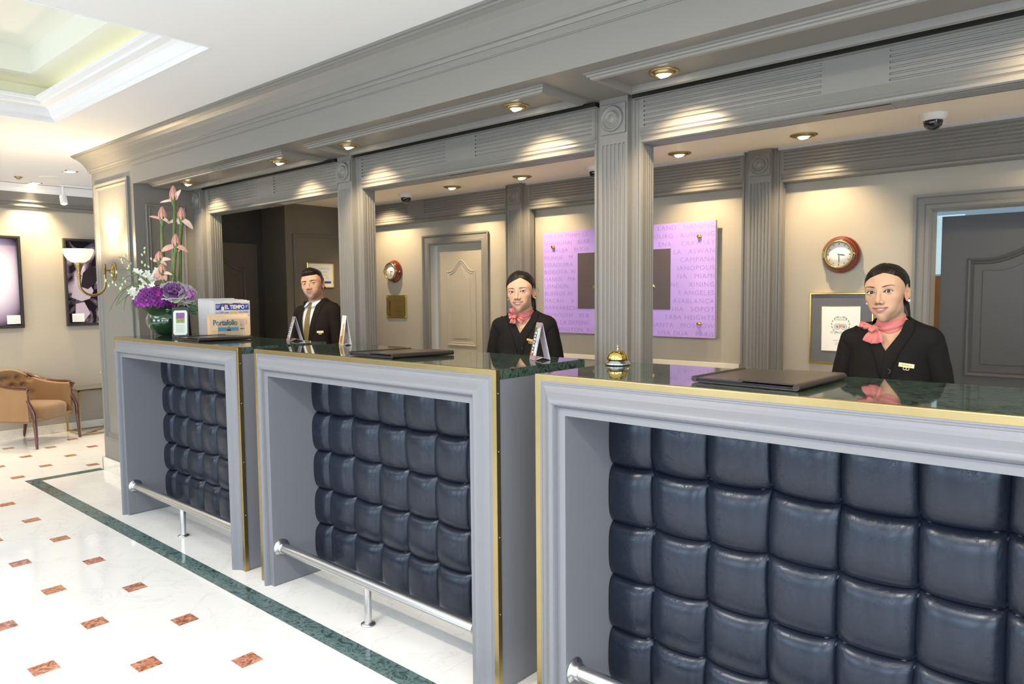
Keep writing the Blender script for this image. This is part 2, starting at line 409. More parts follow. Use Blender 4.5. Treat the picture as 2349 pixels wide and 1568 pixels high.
for (a, sx, sy) in (((TX0-.05, (TY0+TY1)/2), .05, TY1-TY0), ((TX1+.05, (TY0+TY1)/2), .05, TY1-TY0), (((TX0+TX1)/2, TY1+.05), TX1-TX0, .05)):
    l = lamp('cove_lamp', 'AREA', (a[0], a[1], ZC+.145), 1.1, (1.0, .97, .62), shape='RECTANGLE', size=sx, size_y=sy)
    l.rotation_euler = (math.pi, 0, 0)
t = thing('ceiling_speaker', 'round white loudspeaker grille with fine rings in the recessed ceiling tray', 'speaker', (-4.02, .93, ZC+.42))
mb = MB(); mb.lathe([(.0, -.004), (.115, -.004), (.125, -.010), (.135, -.006), (.137, 0)], (-4.02, .93, ZC+.42)); mb.obj('grille', PLASTW, t)
mb = MB()
for k in range(9): mb.lathe([(.012+k*.0115, -.004), (.014+k*.0115, -.008), (.016+k*.0115, -.004)], (-4.02, .93, ZC+.42))
mb.obj('ring', PLASTW, t)
# ---- cornice, fascia and soffit over the reception
CX, CY0 = -6.947, YA
cor = [(0, 2.606), (.012, 2.606), (.016, 2.622), (.026, 2.626), (.028, 2.640), (.034, 2.652), (.046, 2.676), (.062, 2.700), (.082, 2.720), (.100, 2.732), (.108, 2.736), (.110, 2.744), (.120, 2.747), (.12, ZC), (0, ZC)]
mb = MB()
path = [Vector((CX, 3.2, 0)), Vector((CX, CY0, 0)), Vector((XR, CY0, 0))]
fr = [(Vector((-1, 0, 0)), Vector((0, 0, 1))), (Vector((-1, -1, 0)), Vector((0, 0, 1))), (Vector((0, -1, 0)), Vector((0, 0, 1)))]
mb.sweep(cor, path, fr); mb.obj('trim_9', GREY)['kind'] = 'structure'
mb = MB(); mb.box(-6.074, XR, YA, YA+.03, ZS, ZC); mb.box(-6.06, XR, YA-.004, YA, 2.57, 2.575); mb.box(-6.074, XR, YA-.007, YA, 2.575, 2.606)
mb.box(-6.074, XR, YA+.03, YF+.03, ZS, ZS+.03)
struct(mb.obj('wall_fascia', GREY))
struct(box('ceiling_inner', IVORY, -6.86, XR, YF+.03, 5.4, ZS, ZS+.03))
# soffit panels with stepped mouldings
spans = [(-5.99, -4.04), (-3.80, -1.97), (-1.76, .19)]
SM = [(0, 0), (0, .008), (.008, .009), (.010, .016), (.018, .018), (.022, .026), (.032, .030), (.045, .026), (.05, 0)]
for k, (a, c) in enumerate(spans):
    y0, y1 = 2.455, 2.80
    loop = [(a, y0, ZS), (a, y1, ZS), (c, y1, ZS), (c, y0, ZS)]
    o = frame_mould('trim_%d' % (10+k), GREY, loop, SM, (0, 0, -1)); struct(o)
# ---- fluted pilasters
def flutes(mb, u0, u1, v0, v1, n, at, depth, width, border=None, ends=True):
    """slab face with n grooves running along v. at(u, v, d): u across, v along, d outwards"""
    us = []; pitch = (u1-u0)/n
    prof = []
    for k in range(n):
        c = u0+pitch*(k+.5); h = width/2
        for t in (-1, -.7, -.35, 0, .35, .7, 1):
            prof.append((c+t*h, -depth*math.sqrt(max(0, 1-t*t))))
    prof = [(u0, 0)]+prof+[(u1, 0)]
    r0 = [at(u, v0, d) for u, d in prof]; r1 = [at(u, v1, d) for u, d in prof]
    mb.loft([r0, r1], False, False, False)
    # close the ends with the flat cap of the groove
    if ends:
        for v in (v0, v1):
            for k in range(n):
                seg = [prof[1+k*7+i] for i in range(7)]
                mb.add([at(u, v, d) for u, d in seg], [tuple(range(7))])
def pilaster(name, label, xc, yf, back=False, ztop=ZS):
    t = thing(name, label, 'column', (xc, yf, 0), 0, 'fluted pilasters on the rear wall' if back else 'fluted columns carrying the reception beam')
    hw = .076
    mb = MB(); mb.box(xc-hw, xc+hw, yf+.008, yf+.032, 0, ztop)
    # front plates around the fluting
    mb.box(xc-hw, xc-.066, yf, yf+.008, 0, ztop); mb.box(xc+.066, xc+hw, yf, yf+.008, 0, ztop)
    mb.box(xc-.066, xc+.066, yf, yf+.008, 2.225, ztop); mb.box(xc-.066, xc+.066, yf, yf+.008, 0, .25)
    flutes(mb, xc-.066, xc+.066, .25, 2.225, 6, lambda u, v, d: (u, yf-d, v), .0065, .013)
    mb.obj('shaft', GREY, t)
    mb = MB(); mb.box(xc-.068, xc+.068, yf-.010, yf, 2.27, 2.406)
    bl = mb.obj('rosette_block', GREY, t, bevel=.003)
    mb = MB(); c = (xc, yf-.010, 2.338); Mr = Matrix.Rotation(math.pi/2, 4, 'X')
    mb.lathe([(.058, 0), (.058, .008), (.054, .014), (.048, .014), (.044, .007), (.036, .004), (.034, .012), (.030, .017), (.026, .016), (.022, .010), (.018, .012), (.010, .015), (.001, .016)], c, 36, Mr)
    mb.obj('rosette', GREY, bl)
    # pier behind with casing mouldings
    mb = MB(); hw2 = .131; yb = yf+.035
    depth = .14 if not back else .10
    for sx in (-1, 1):
        z1 = 2.215
        prof = [(hw, 0), (hw+.018, 0), (hw+.022, .008), (hw+.034, .008), (hw+.040, .002), (hw+.052, .002), (hw+.056, .012), (hw2, .014), (hw2, .03), (hw, .03)]
        mb.loft([[(xc+sx*a, yf+.03+d, z) for a, d in prof] for z in (0, ztop)], True, False)
    mb.obj('casing', GREY, t)
    mb = MB(); mb.box(xc-hw2+.009, xc+hw2-.009, yf+.045, yf+depth, 0, ztop)
    for sx in (-1, 1):
        at = lambda u, v, d, sx=sx: (xc+sx*(hw2-.001+d), u, v)
        flutes(mb, yf+.045, yf+depth, .25, 2.215, 5 if not back else 4, at, .006, .010)
        mb.box(xc+sx*(hw2-.009)-.0045, xc+sx*(hw2-.009)+.0045, yf+.05, yf+depth-.003, 0, ztop)
    mb.obj('pier', GREY, t)
    return t
PX = (-6.01, -3.946, -1.876, .194)
LBL = ('fluted grey pilaster at the left end, beside the flower arrangement', 'fluted grey column standing between the suited man and the nearer wall clock gap', 'fluted grey column in front of the purple city panel, behind the brass bell')
LBL = ('fluted grey column at the left end behind the newspapers and flowers', 'fluted grey column right of the man in the dark suit', 'wide fluted grey column in front of the purple sign, behind the brass bell')
for k in range(3): pilaster('fluted_column', LBL[k], PX[k], YF)
pilaster('fluted_column', 'fluted grey column at the right end of the nearest desk, past the picture edge', PX[3], YF)
LB2 = ('fluted pilaster on the rear wall behind the middle receptionist', 'fluted pilaster on the rear wall between purple sign and mahogany clock')
for k in (1, 2): pilaster('fluted_pilaster', LB2[k-1], PX[k], 4.53, True)
# ---- fluted friezes between the columns
def frieze(name, xa, xb, yf, back=False):
    mb = MB(); y0 = yf+.03; yb = yf+.145 if not back else YW
    mb.box(xa, xb, y0+.008, yb-.008, 2.226, ZS)
    if back: mb.box(xa, xb, y0+.012, yb-.008, 2.2175, 2.23)
    mid = (xa+xb)/2; g = .118
    mb.box(xa, xa+.02, y0, y0+.01, 2.285, 2.41); mb.box(xb-.02, xb, y0, y0+.01, 2.285, 2.41); mb.box(mid-g, mid+g, y0, y0+.01, 2.285, 2.41)
    for a, c in ((xa+.02, mid-g), (mid+g, xb-.02)):
        flutes(mb, 2.285, 2.41, a, c, 6, lambda u, v, d: (v, y0-d, u), .0055, .009)
    # lower bead mouldings
    pr = [(y0+.01, 2.285), (y0, 2.285), (y0-.003, 2.268), (y0+.002, 2.262), (y0-.001, 2.250), (y0+.005, 2.244), (y0+.008, 2.240), (y0+.001, 2.232), (y0+.003, 2.222), (y0+.010, 2.217), (y0+.03, 2.217), (y0+.03, 2.24)]
    mb.loft([[(x, y, z) for y, z in pr] for x in (xa, xb)], True, False)
    mb.box(xa, xb, y0, y0+.01, 2.41, 2.417)
    if not back:
        # underside with fine grooves and plain middle
        u0, u1 = y0+.03, yb
        for a, c in ((xa, mid-g), (mid+g, xb)):
            flutes(mb, u0, u1, a, c, 6, lambda u, v, d: (v, u, 2.215-d), .004, .006)
        mb.box(mid-g, mid+g, u0, u1, 2.214, 2.217); mb.box(xa, xb, yb-.008, yb, 2.215, ZS); mb.box(xa, xb, u0, u0+.002, 2.215, 2.23)
    struct(mb.obj(name, GREY))
n = 20
for k in range(3):
    frieze('trim_%d' % n, PX[k]+.122, PX[k+1]-.122, YF); n += 1
for xa, xb in ((-6.338, PX[1]-.122), (PX[1]+.122, PX[2]-.122), (PX[2]+.122, XR)):
    frieze('trim_%d' % n, xa, xb, 4.53, True); n += 1
# dark linear air slots above the front frieze
for k in range(3):
    xa, xb = PX[k]+.10, PX[k+1]-.10
    t = thing('air_slot', ('long dark air slot above the left bay of the frieze, by the flowers', 'long dark air slot above the middle bay of the frieze', 'long dark air slot above the right bay of the frieze')[k], 'vent', ((xa+xb)/2, YF, ZS), 0, 'air slots over the reception frieze')
    box('slot', DARK, xa, xb, YF-.004, YF+.03, 2.414, 2.4335, t)
    mb = MB(); mb.box(xa, xb, YF+.006, YF+.028, 2.411, 2.416)
    mb.obj('slat', GREY, t)
# white cove at the rear ceiling edge
for xa, xb in ((-6.338, PX[1]-.11), (PX[1]+.11, PX[2]-.11), (PX[2]+.11, XR)):
    pr = [(4.545, 2.434), (4.545, 2.424), (4.552, 2.418), (4.560, 2.417), (4.565, 2.434)]
    mb = MB(); mb.loft([[(x, y, z) for y, z in pr] for x in (xa, xb)], True, False)
    mb.obj('trim_%d' % n, mat('white_trim_%d' % n, (.5, .5, .52), .4))['kind'] = 'structure'; n += 1
# ---- doors
def arch_curve(x0, x1, z, h, n=40):      # flat shoulders rising to a swelled centre
    pts = []
    for i in range(n+1):
        t = i/n; s = abs(t-.5)*2
        zz = z+h*(.5+.5*math.cos(math.pi*min(1, s/.78)))
        pts.append((x0+(x1-x0)*t, zz))
    return pts
def door(name, m, x0, x1, ztop, yy, leafM=None, case=True, handle=True):
    root = None
    mb = MB(); mb.box(x0, x1, 0, .04, .01, ztop)
    o = mb.obj(name, m)
    struct(o); w = x1-x0
    for zz0, zz1, arch in ((1.05, ztop-.24, True), (.15, .92, False)):
        a, c = x0+.13, x1-.13
        if arch: top = arch_curve(a, c, zz1, .10)
        else: top = [(a, zz1), (c, zz1)]
        loop = [(a, 0, zz0)]+[(x, 0, z) for x, z in top]+[(c, 0, zz0)]
        fm = frame_mould('panel_moulding', m, loop[::-1], [(0, 0), (0, .008), (.008, .011), (.016, .008), (.022, .003), (.03, .006), (.036, 0)], (0, -1, 0), parent=None)
        fm.parent = o
        inner = [(a+.075, 0, zz0+.07)]+[((x-(a+c)/2)*((c-a)/2-.075)/((c-a)/2)+(a+c)/2, 0, z-.07) for x, z in top]+[(c-.075, 0, zz0+.07)]
        mb = MB(); mb.poly_prism(inner, Vector((0, -.006, 0)), Vector((0, .001, 0)))
        p = mb.obj('raised_panel', m, bevel=.004); p.parent = o
    o.location = (0, yy, 0)
    return o
d = door('door_1', TAUPE, D1[0]+.045, D1[1], D1[2]-.005, YW+.05)
d = door('door_2', CHAR, D2[0]+.03, D2[1]+.1, D2[2]-.03, YW+.10)
def casing(name, m, x0, x1, zt, y, wd=.10):
    pr = [(0, 0), (0, .012), (.012, .020), (.03, .020), (.038, .014), (.07, .012), (.078, .024), (.092, .026), (wd, .018), (wd, 0)]
    path = [(x0, y, 0), (x0, y, zt), (x1, y, zt), (x1, y, 0)]
    return struct(frame_mould(name, m, path, pr, (0, -1, 0), closed=False))
casing('trim_40', GREY, D1[0], D1[1], D1[2], YW, .085)
casing('trim_41', GREY, D2[0], D2[1], D2[2], YW, .085)
# daylit room glimpsed behind the dark door
struct(box('wall_behind_door', mat('pale_blue_wall', (.5, .62, .66), .5), -1.6, .6, 6.0, 6.05, 0, 2.6))
BLUEG = mat('pale_glowing_glass', (.6, .75, .8), .3, emit=(.55, .75, .85), estr=.55)  # pane glows by itself, emission stands in for daylight on the glass
t = thing('bookcase', 'narrow orange wood cabinet glimpsed through the gap beside the dark door', 'cabinet', (-.95, 4.86, 0))
mb = MB(); mb.box(-1.02, -.80, 4.84, 4.86, 1.22, 1.62); mb.box(-1.02, -.80, 4.84, 5.1, 0, 1.22); mb.obj('body', mat('orange_wood', (.45, .2, .05), .5), t)
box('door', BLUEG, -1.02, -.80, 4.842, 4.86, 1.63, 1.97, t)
t2 = None
# far dark corridor door (faces +X) behind the left bay
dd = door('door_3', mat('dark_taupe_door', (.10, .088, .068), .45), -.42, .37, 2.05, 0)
dd.rotation_euler = (0, 0, math.pi/2); dd.location = (-6.74, 3.42, 0)
# ledge of the rear counter
mb = MB(); mb.box(-4.3, -2.04, YW-.03, YW, 1.016, 1.05); mb.box(-4.3, -2.04, YW-.022, YW, 1.026, 1.03)
struct(mb.obj('trim_42', mat('ivory_ledge', (.72, .67, .56), .35), bevel=.003))
# ------------------------------------------------------------ reception desks
def leather_mat():
    m = mat('black_leather', (.008, .012, .022), .24, spec=.62); nt = m.node_tree; N = nt.nodes; L = nt.links; b = N['Principled BSDF']
    tc = N.new('ShaderNodeTexCoord')
    v = N.new('ShaderNodeTexNoise'); v.inputs['Scale'].default_value = 11; v.inputs['Detail'].default_value = 10; v.inputs['Roughness'].default_value = .65; v.inputs['Distortion'].default_value = 1.2
    L.new(tc.outputs['Object'], v.inputs['Vector'])
    r = N.new('ShaderNodeValToRGB'); L.new(v.outputs[0], r.inputs[0]); e = r.color_ramp.elements
    e[0].position = .485; e[0].color = (0, 0, 0, 1); e[1].position = .5; e[1].color = (1, 1, 1, 1); x = e.new(.515); x.color = (0, 0, 0, 1)
    f = N.new('ShaderNodeTexNoise'); f.inputs['Scale'].default_value = 420; f.inputs['Detail'].default_value = 3; L.new(tc.outputs['Object'], f.inputs['Vector'])
    b1 = N.new('ShaderNodeBump'); b1.inputs['Strength'].default_value = .18; b1.inputs['Distance'].default_value = .001; L.new(f.outputs[0], b1.inputs['Height'])
    b2 = N.new('ShaderNodeBump'); b2.inputs['Strength'].default_value = .18; b2.inputs['Distance'].default_value = .0012; L.new(r.outputs[0], b2.inputs['Height']); L.new(b1.outputs[0], b2.inputs['Normal'])
    L.new(b2.outputs[0], b.inputs['Normal']); b.inputs['Specular Tint'].default_value = (.80, .88, 1, 1)
    c = N.new('ShaderNodeTexNoise'); c.inputs['Scale'].default_value = 5; c.inputs['Detail'].default_value = 3; L.new(tc.outputs['Object'], c.inputs['Vector'])
    mr = N.new('ShaderNodeMapRange'); mr.inputs[3].default_value = .20; mr.inputs[4].default_value = .32; L.new(c.outputs[0], mr.inputs[0]); L.new(mr.outputs[0], b.inputs['Roughness'])
    return m
LEATHER = leather_mat()
def leather_panel(first, nx, seed, y0, parent):
    rnd = np.random.RandomState(seed); cw = .2125
    xb = np.array([first+cw*k for k in range(nx)]); zb = np.array([.07, .277, .482, .693, .904, 1.115])
    jx = rnd.uniform(-.006, .006, (len(zb), len(xb))); jz = rnd.uniform(-.006, .006, (len(zb), len(xb)))
    amp = rnd.uniform(.92, 1.06, (len(zb)-1, len(xb)-1))
    R = 22; rows = []
    tt = np.sin(np.linspace(-math.pi/2, math.pi/2, R+1))*.5+.5
    mb = MB()
    for j in range(len(zb)-1):
        for i in range(len(xb)-1):
            g = []
            for b in tt:
                row = []
                for a in tt:
                    def bl(J, base, ax):
                        return ((1-a)*(1-b)*J[j, i]+a*(1-b)*J[j, i+1]+(1-a)*b*J[j+1, i]+a*b*J[j+1, i+1])
                    u, v = 2*a-1, 2*b-1
                    bow = .006*math.sin(math.pi*b)*(1-abs(u))*0
                    x = xb[i]+a*cw+bl(jx, xb, 0)+.004*u*(1-v*v)
                    z = zb[j]+b*(zb[j+1]-zb[j])+bl(jz, zb, 1)-.010*(1-u*u)*math.copysign(abs(v)**3, v)*-.3-.008*(1-u*u)*abs(v)**2
                    h = (max(0, 1-abs(u)**3.4)**.5)*(max(0, 1-abs(v)**3.8)**.5)
                    h = .040*h*amp[j, i]+.006*(1-u*u)*(1-v*v)-.010*(abs(u*v))**6
                    row.append((min(max(x, .136), 1.609), y0-h, min(z, 1.123)))
                g.append(row)
            mb.loft(g, False, True, False)
    me = mb
    o = me.obj('leather_panel', LEATHER, parent)
    bm = bmesh.new(); bm.from_mesh(o.data); bmesh.ops.remove_doubles(bm, verts=bm.verts, dist=.0004); bm.to_mesh(o.data); bm.free()
    return o
def desk(X0, label, first, nx, seed):
    t = thing('reception_desk', label, 'reception desk', (0, 0, 0), 0, 'padded reception desks in a row')
    W, D, J = 1.745, .57, .135
    for a, c in ((.004, J), (W-J, W-.004)):
        box('side_panel', DESKG, a, c, .006, D-.02, .004, 1.221, t, bevel=.001)
    box('header', DESKG, J, W-J, .006, D-.02, 1.123, 1.221, t)
    box('back_board', DESKG, J, W-J, .318, .345, .05, 1.123, t)
    prof = [(.020, .0), (.020, .003), (.028, .003), (.028, .0005), (.033, .0005), (.036, .005), (.046, .008), (.056, .014), (.064, .021), (.072, .028), (.079, .033), (.086, .0355), (.092, .035), (.097, .031), (.100, .024), (.102, .015), (.103, .008), (.107, .006), (.108, .009), (J, .009), (J, -.004), (.02, -.004)]
    path = [(0, .004, 0), (0, .004, 1.258), (W, .004, 1.258), (W, .004, 0)]
    def inv(name, pr, m, smooth=False):
        P = [Vector(p) for p in path]; out = Vector((0, -1, 0))
        fr = [(Vector((1, 0, 0)), out), (Vector((1, 0, -1)), out), (Vector((-1, 0, -1)), out), (Vector((-1, 0, 0)), out)]
        return MB().sweep(pr, P, fr, smooth=smooth).obj(name, m, t)
    f = inv('front_moulding', prof, DESKG)
    md = f.modifiers.new('b', 'BEVEL'); md.width = .0015; md.segments = 2; md.angle_limit = .35
    b = inv('brass_trim', [(0, -.004), (0, .004), (.0215, .004), (.0215, -.004)], BRASS)
    md = b.modifiers.new('b', 'BEVEL'); md.width = .001; md.segments = 2
    mb = MB()
    for x in (-.0015, W-.0005): mb.box(x, x+.002, .001, .022, 0, 1.257)
    mb.box(0, W, .001, .020, 1.256, 1.2595)
    mb.obj('brass_edge_strip', BRASS, b)
    for z in (.32, .62, .95, 1.17): MB().sphere((W+.0015, .012, z), (.0015, .003, .003), 10, 6).obj('screw', STEEL, b)
    mt = box('marble_top', GREENM, .002, W-.001, .010, D, 1.222, 1.258, t, bevel=.0015)
    leather_panel(first, nx, seed, .300, t)
    # foot rail
    y, z = .045, .20
    mb = MB(); mb.tube([(J, y, z), (W-J, y, z)], .026, 20); r = mb.obj('foot_rail', STEEL, t)
    for sx, x in ((1, J), (-1, W-J)):
        Mr = Matrix.Rotation(math.pi/2*sx, 4, 'Y')
        MB().lathe([(.026, .03), (.029, .03), (.029, .012), (.030, .008), (.046, .004), (.046, 0), (.001, 0)], (x, y, z), 28, Mr).obj('flange', STEEL, r)
    MB().tube([(W/2, y+.002, .004), (W/2, y+.002, z-.015)], .0175, 18).obj('support_post', STEEL, r)
    MB().lathe([(.0175, .012), (.020, .009), (.034, .006), (.035, .0008), (.001, .0008)], (W/2, y+.002, 0), 26).obj('post_foot', STEEL, r)
    t.location = (X0, YD, 0)
    return t
desk(-5.474, 'grey reception desk farthest from the viewer, holding the flowers and newspapers', .135-.2125+.115, 8, 3)
desk(-3.555, 'grey reception desk in the middle with quilted black leather front and steel foot rail', .249-.2125, 8, 5)
desk(-1.619, 'nearest grey reception desk, carrying the brass bell, cut by the right picture edge', .309-.2125, 8, 9)
# ------------------------------------------------------------ ceiling lamps, cameras
def downlight(loc, tilt, label, group, r=.062, glow=BULB, energy=22, aimdir=(0, 1, -1.9), spot=1.25, trimm=None):
    t = thing('downlight', label, 'ceiling light', loc, 0, group)
    x, y, z = loc; trimm = trimm or BRASS
    MB().lathe([(r, 0), (r, -.004), (r*.93, -.007), (r*.72, -.003), (r*.70, .0)], loc, 32).obj('trim_ring', trimm, t)
    MB().lathe([(r*.70, -.001), (r*.66, -.010), (r*.58, -.016), (r*.5, -.012), (r*.46, .0)], loc, 28).obj('eyeball', trimm, t)
    d = Vector(aimdir).normalized(); Mt = Vector((0, 0, -1)).rotation_difference(d).to_matrix().to_4x4()
    MB().lathe([(.0001, -.022), (r*.30, -.021), (r*.40, -.015), (r*.44, -.002)], loc, 24, Mt).obj('bulb', glow, t)
    p = Vector(loc)+Vector((0, 0, -.024))
    lamp('downlight_beam', 'SPOT', p, energy, WARM, aim=p+d, spot_size=spot, spot_blend=.8, shadow_soft_size=.02)
    return t
sl = [(-5.742, 'brass eyeball downlight above the tall pink irises'), (-4.397, 'brass eyeball downlight in the soffit left of the suited man'), (-3.628, 'brass eyeball downlight at the left end of the middle soffit panel'), (-2.298, 'brass eyeball downlight at the right end of the middle soffit panel'), (-1.506, 'brass eyeball downlight in the nearest soffit panel above the bell')]
for x, lb in sl: downlight((x, 2.66, ZS), 0, lb, 'brass downlights in the soffit over the desks', energy=58, aimdir=(0, .50, -1), spot=1.75)
lamp('downlight_beam', 'SPOT', (-.2, 2.66, ZS-.05), 17, WARM, aim=(-.2, 3.08, ZS-1.05), spot_size=2.3, spot_blend=.75, shadow_soft_size=.02)
il = [(-4.416, 'domed brass ceiling lamp between dome camera and left rear pilaster'), (-3.646, 'domed brass ceiling lamp above the left edge of the purple sign'), (-2.306, 'domed brass ceiling lamp above the right edge of the purple sign'), (-1.516, 'domed brass ceiling lamp above the nearer mahogany clock')]
for x, lb in il: downlight((x, 4.28, ZS), 0, lb, 'brass lamps in the ceiling behind the desks', r=.075, energy=62, aimdir=(0, .42, -1), spot=1.75)
for x in (-5.6, -.1): lamp('downlight_beam', 'SPOT', (x, 4.28, ZS-.05), 36 if x < -5 else 22, WARM, aim=(x, 4.7, ZS-1.05), spot_size=2.2, spot_blend=.75, shadow_soft_size=.02)
SMOKE = mat('smoked_dome', (.01, .01, .012), .04, coat=1)
for (x, y), lb in (((-5.039, 4.304), 'white dome camera above the left wall clock'), ((-2.998, 4.331), 'white dome camera partly hidden by the wide fluted column'), ((-.854, 4.246), 'white dome camera nearest the viewer, above the dark door')):
    t = thing('dome_camera', lb, 'security camera', (x, y, ZS), 0, 'white dome cameras behind the desks')
    MB().lathe([(.066, 0), (.064, -.014), (.055, -.030), (.047, -.034), (.044, -.033)], (x, y, ZS), 32).obj('base', PLASTW, t)
    MB().lathe([(.045, -.030), (.045, -.040), (.040, -.058), (.028, -.072), (.014, -.079), (.0005, -.081)], (x, y, ZS), 28).obj('dome', SMOKE, t)
# far lobby ceiling fittings
for (px, py), lb in (((160, 393), 'square white recessed spotlight nearest the pier, far lobby ceiling'), ((73, 422), 'square white recessed spotlight in the middle of the far lobby ceiling'), ((28, 437), 'square white recessed spotlight nearest the far wall')):
    p = onz(px, py, ZC)
    if p.x < XL+.12: p.x = XL+.25
    t = thing('recessed_spotlight', lb, 'ceiling light', p, 0, 'square recessed spots in the far ceiling')
    r = .055; mb = MB()
    for a in ((-r, r, -r, -r+.015), (-r, r, r-.015, r), (-r, -r+.015, -r, r), (r-.015, r, -r, r)): mb.box(p.x+a[0], p.x+a[1], p.y+a[2], p.y+a[3], ZC-.006, ZC)
    mb.obj('frame', PLASTW, t)
    MB().lathe([(.0001, -.012), (.028, -.010), (.036, -.002)], p, 20).obj('bulb', BULB, t)
    lamp('spot_beam', 'SPOT', (p.x, p.y, ZC-.03), 60, WARM, aim=(p.x-.15, p.y, 0), spot_size=1.7, spot_blend=.8, shadow_soft_size=.03)
for x, y, e in ((-8.6, .8, 60), (-7.9, 3.5, 40), (-7.6, -1.2, 40)):
    lamp('spot_beam', 'SPOT', (x, y, ZC-.03), e, WARM, aim=(x-.5, y, 0), spot_size=1.9, spot_blend=.8, shadow_soft_size=.05)
p = onz(42, 405, ZC)
t = thing('sprinkler_head', 'small brass sprinkler rose on the far lobby ceiling', 'sprinkler', p)
MB().lathe([(.038, 0), (.036, -.008), (.018, -.016), (.014, -.026), (.0005, -.028)], p, 20).obj('rose', BRASS, t)
p = onz(115, 407, ZC)
t = thing('ceiling_speaker', 'flat round white speaker grille flush in the far lobby ceiling', 'speaker', p)
MB().lathe([(.10, 0), (.10, -.004), (.095, -.006), (.0005, -.005)], p, 32).obj('grille', WHITE, t)
# track spotlight
ptr = onx(145, 449, XL+.35)
t = thing('track_spotlight', 'small white spotlight hanging from a ceiling track beside the pier', 'spotlight', ptr)
x, y, z = ptr.x, ptr.y, ptr.z
mb = MB(); mb.box(x-.018, x+.018, y-.03, y+1.0, ZC-.022, ZC-.002); mb.obj('track', PLASTW, t)
MB().tube([(x, y, ZC-.02), (x, y, z+.0)], .012, 12).obj('stem', PLASTW, t)
Mt = Matrix.Rotation(-.35, 4, 'Y')
h = MB().lathe([(.0005, .05), (.03, .05), (.034, .042), (.036, -.05), (.030, -.052), (.028, -.04)], (x, y, z-.04), 24, Mt).obj('head', PLASTW, t)
MB().lathe([(.0005, -.045), (.026, -.045), (.026, -.05)], (x, y, z-.04), 20, Mt).obj('bulb', BULB, h)
lamp('spot_beam', 'SPOT', (x-.02, y, z-.11), 14, WARM, aim=(XL, y, 1.6), spot_size=1.1, spot_blend=.7, shadow_soft_size=.02)
# ------------------------------------------------------------ things on the walls
# purple city panel
sx0, sx1, sz0, sz1, sy = -3.70, -2.205, 1.22, 2.022, YW-.055
PURP = mat('lilac_panel', (.50, .34, .80), .35)
PURPD = mat('violet_letters', (.34, .21, .62), .4)
TAUPEP = mat('brown_panel', (.105, .078, .078), .45)
t = thing('city_name_sign', 'lilac rectangular sign of city names with dark square centre, on brass pins', 'sign', ((sx0+sx1)/2, sy, sz0))
box('panel', PURP, sx0, sx1, sy, sy+.008, sz0, sz1, t, bevel=.0006)
box('backing', mat('clear_grey_edge', (.35, .34, .36), .2), sx0+.004, sx1+.006, sy+.009, sy+.013, sz0+.004, sz1-.004, t)
sq = box('centre_square', TAUPEP, -3.355, -2.545, sy-.003, sy, 1.413, 1.845, t)
rows = ['HO CHI MINH CITY  AUCKLAND  NANJING', 'SHANGHAI  BIARRITZ  STRASBOURG  KUNMING', 'GUARUJA  BUDAPEST  CARTAGENA  CRAWLEY', 'NUNUE  MANILA   MELBOURNE  MANILA   ASWAN', 'ESSAOUIRA  SYDNEY  LUXOR  CAIRO  CAMPANA',
        'BOGOTA  MONTREAL   DUBAI   FLORIANOPOLIS', 'HANOI  MARSEILLE  LISBON  VIENNA  MIAMI', 'LONDON   AGADIR   QUITO  CARTAGENE  XINING', 'BUENOS AIRES   LYON  ROME   LOS ANGELES', 'MACAU   VIENNA   ZHENGZHOU  CASABLANCA',
        'MARRAKECH   TOKYO   LIMA  PHILADELPHIA  SOPOT', 'BEYROUTH  XI\'AN   BRUSSELS   TABA HEIGHTS', 'PARIS LA DEFENSE   WUHAN  SANYA  MOSCOW', 'WASHINGTON  ROME   BERLIN   NUSA DUA  PARIS']
n = len(rows); pitch = (sz1-sz0)/n
for k, rw in enumerate(rows):
    z = sz1-pitch*(k+.82)
    if .0 <= k: 
        L_, R_ = rw[:14].strip(), rw[14:].strip()
        Lw = {0: 'HO CHI MINH CI', 1: 'SHANGHAI   BIAR', 2: 'GUARUJA   BUDA', 3: 'NUNUE   M', 4: 'ESSAOUIRA', 5: 'BOGOTA  M', 6: 'HANOI   MA', 7: 'LONDON', 8: 'BUENOS AI', 9: 'MACAU    V', 10: 'MARRAKECH', 11: "BEYROUTH   XI'A", 12: 'PARIS LA DEFENS', 13: 'WASHINGTON  RO'}[k]
        Rw = {0: 'LAND   NANJING', 1: 'OURG   KUNMING', 2: 'ENA    CRAWLEY', 3: 'LA   ASWAN', 4: 'CAMPANA', 5: 'IANOPOLIS', 6: 'NA   MIAMI', 7: 'NE    XINING', 8: 'S ANGELES', 9: 'ASABLANCA', 10: 'HIA   SOPOT', 11: 'TABA HEIGHTS', 12: 'SANYA   MOSCOW', 13: 'USA DUA   PARIS'}[k]
        la = text(Lw, .046, PURPD, t, wallM(sx0+.008, sy-.0006, z), 'city_names', .0003, 'LEFT', 1.12, -.0008, 1.12)
        ra = text(Rw, .046, PURPD, t, wallM(sx1-.004, sy-.0006, z), 'city_names', .0003, 'RIGHT', 1.12, -.0008, 1.12)
for o_ in [c for c in t.children if c.name.startswith('city_names')]: words(o_, .032)
text('SOFITEL', .056, GOLD, sq, wallM(-2.95, sy-.009, 1.698), 'gold_lettering', .004, 'CENTER', 1.25, .0008, 1.45, .47)
text('BOGOTA VICTORIA REGIA', .028, GOLD, sq, wallM(-2.935, sy-.009, 1.573), 'gold_lettering', .003, 'CENTER', 1.2, .0008, 1.32, .545)
for x, z in ((-3.595, 1.905), (-2.322, 1.918), (-3.595, 1.32), (-2.318, 1.318)):
    MB().lathe([(.001, .018), (.013, .018), (.0145, .015), (.0145, 0), (.008, -.001), (.008, -.05)], (x, sy, z), 20, Matrix.Rotation(math.pi/2, 4, 'X')).obj('brass_pin', GOLD, t)
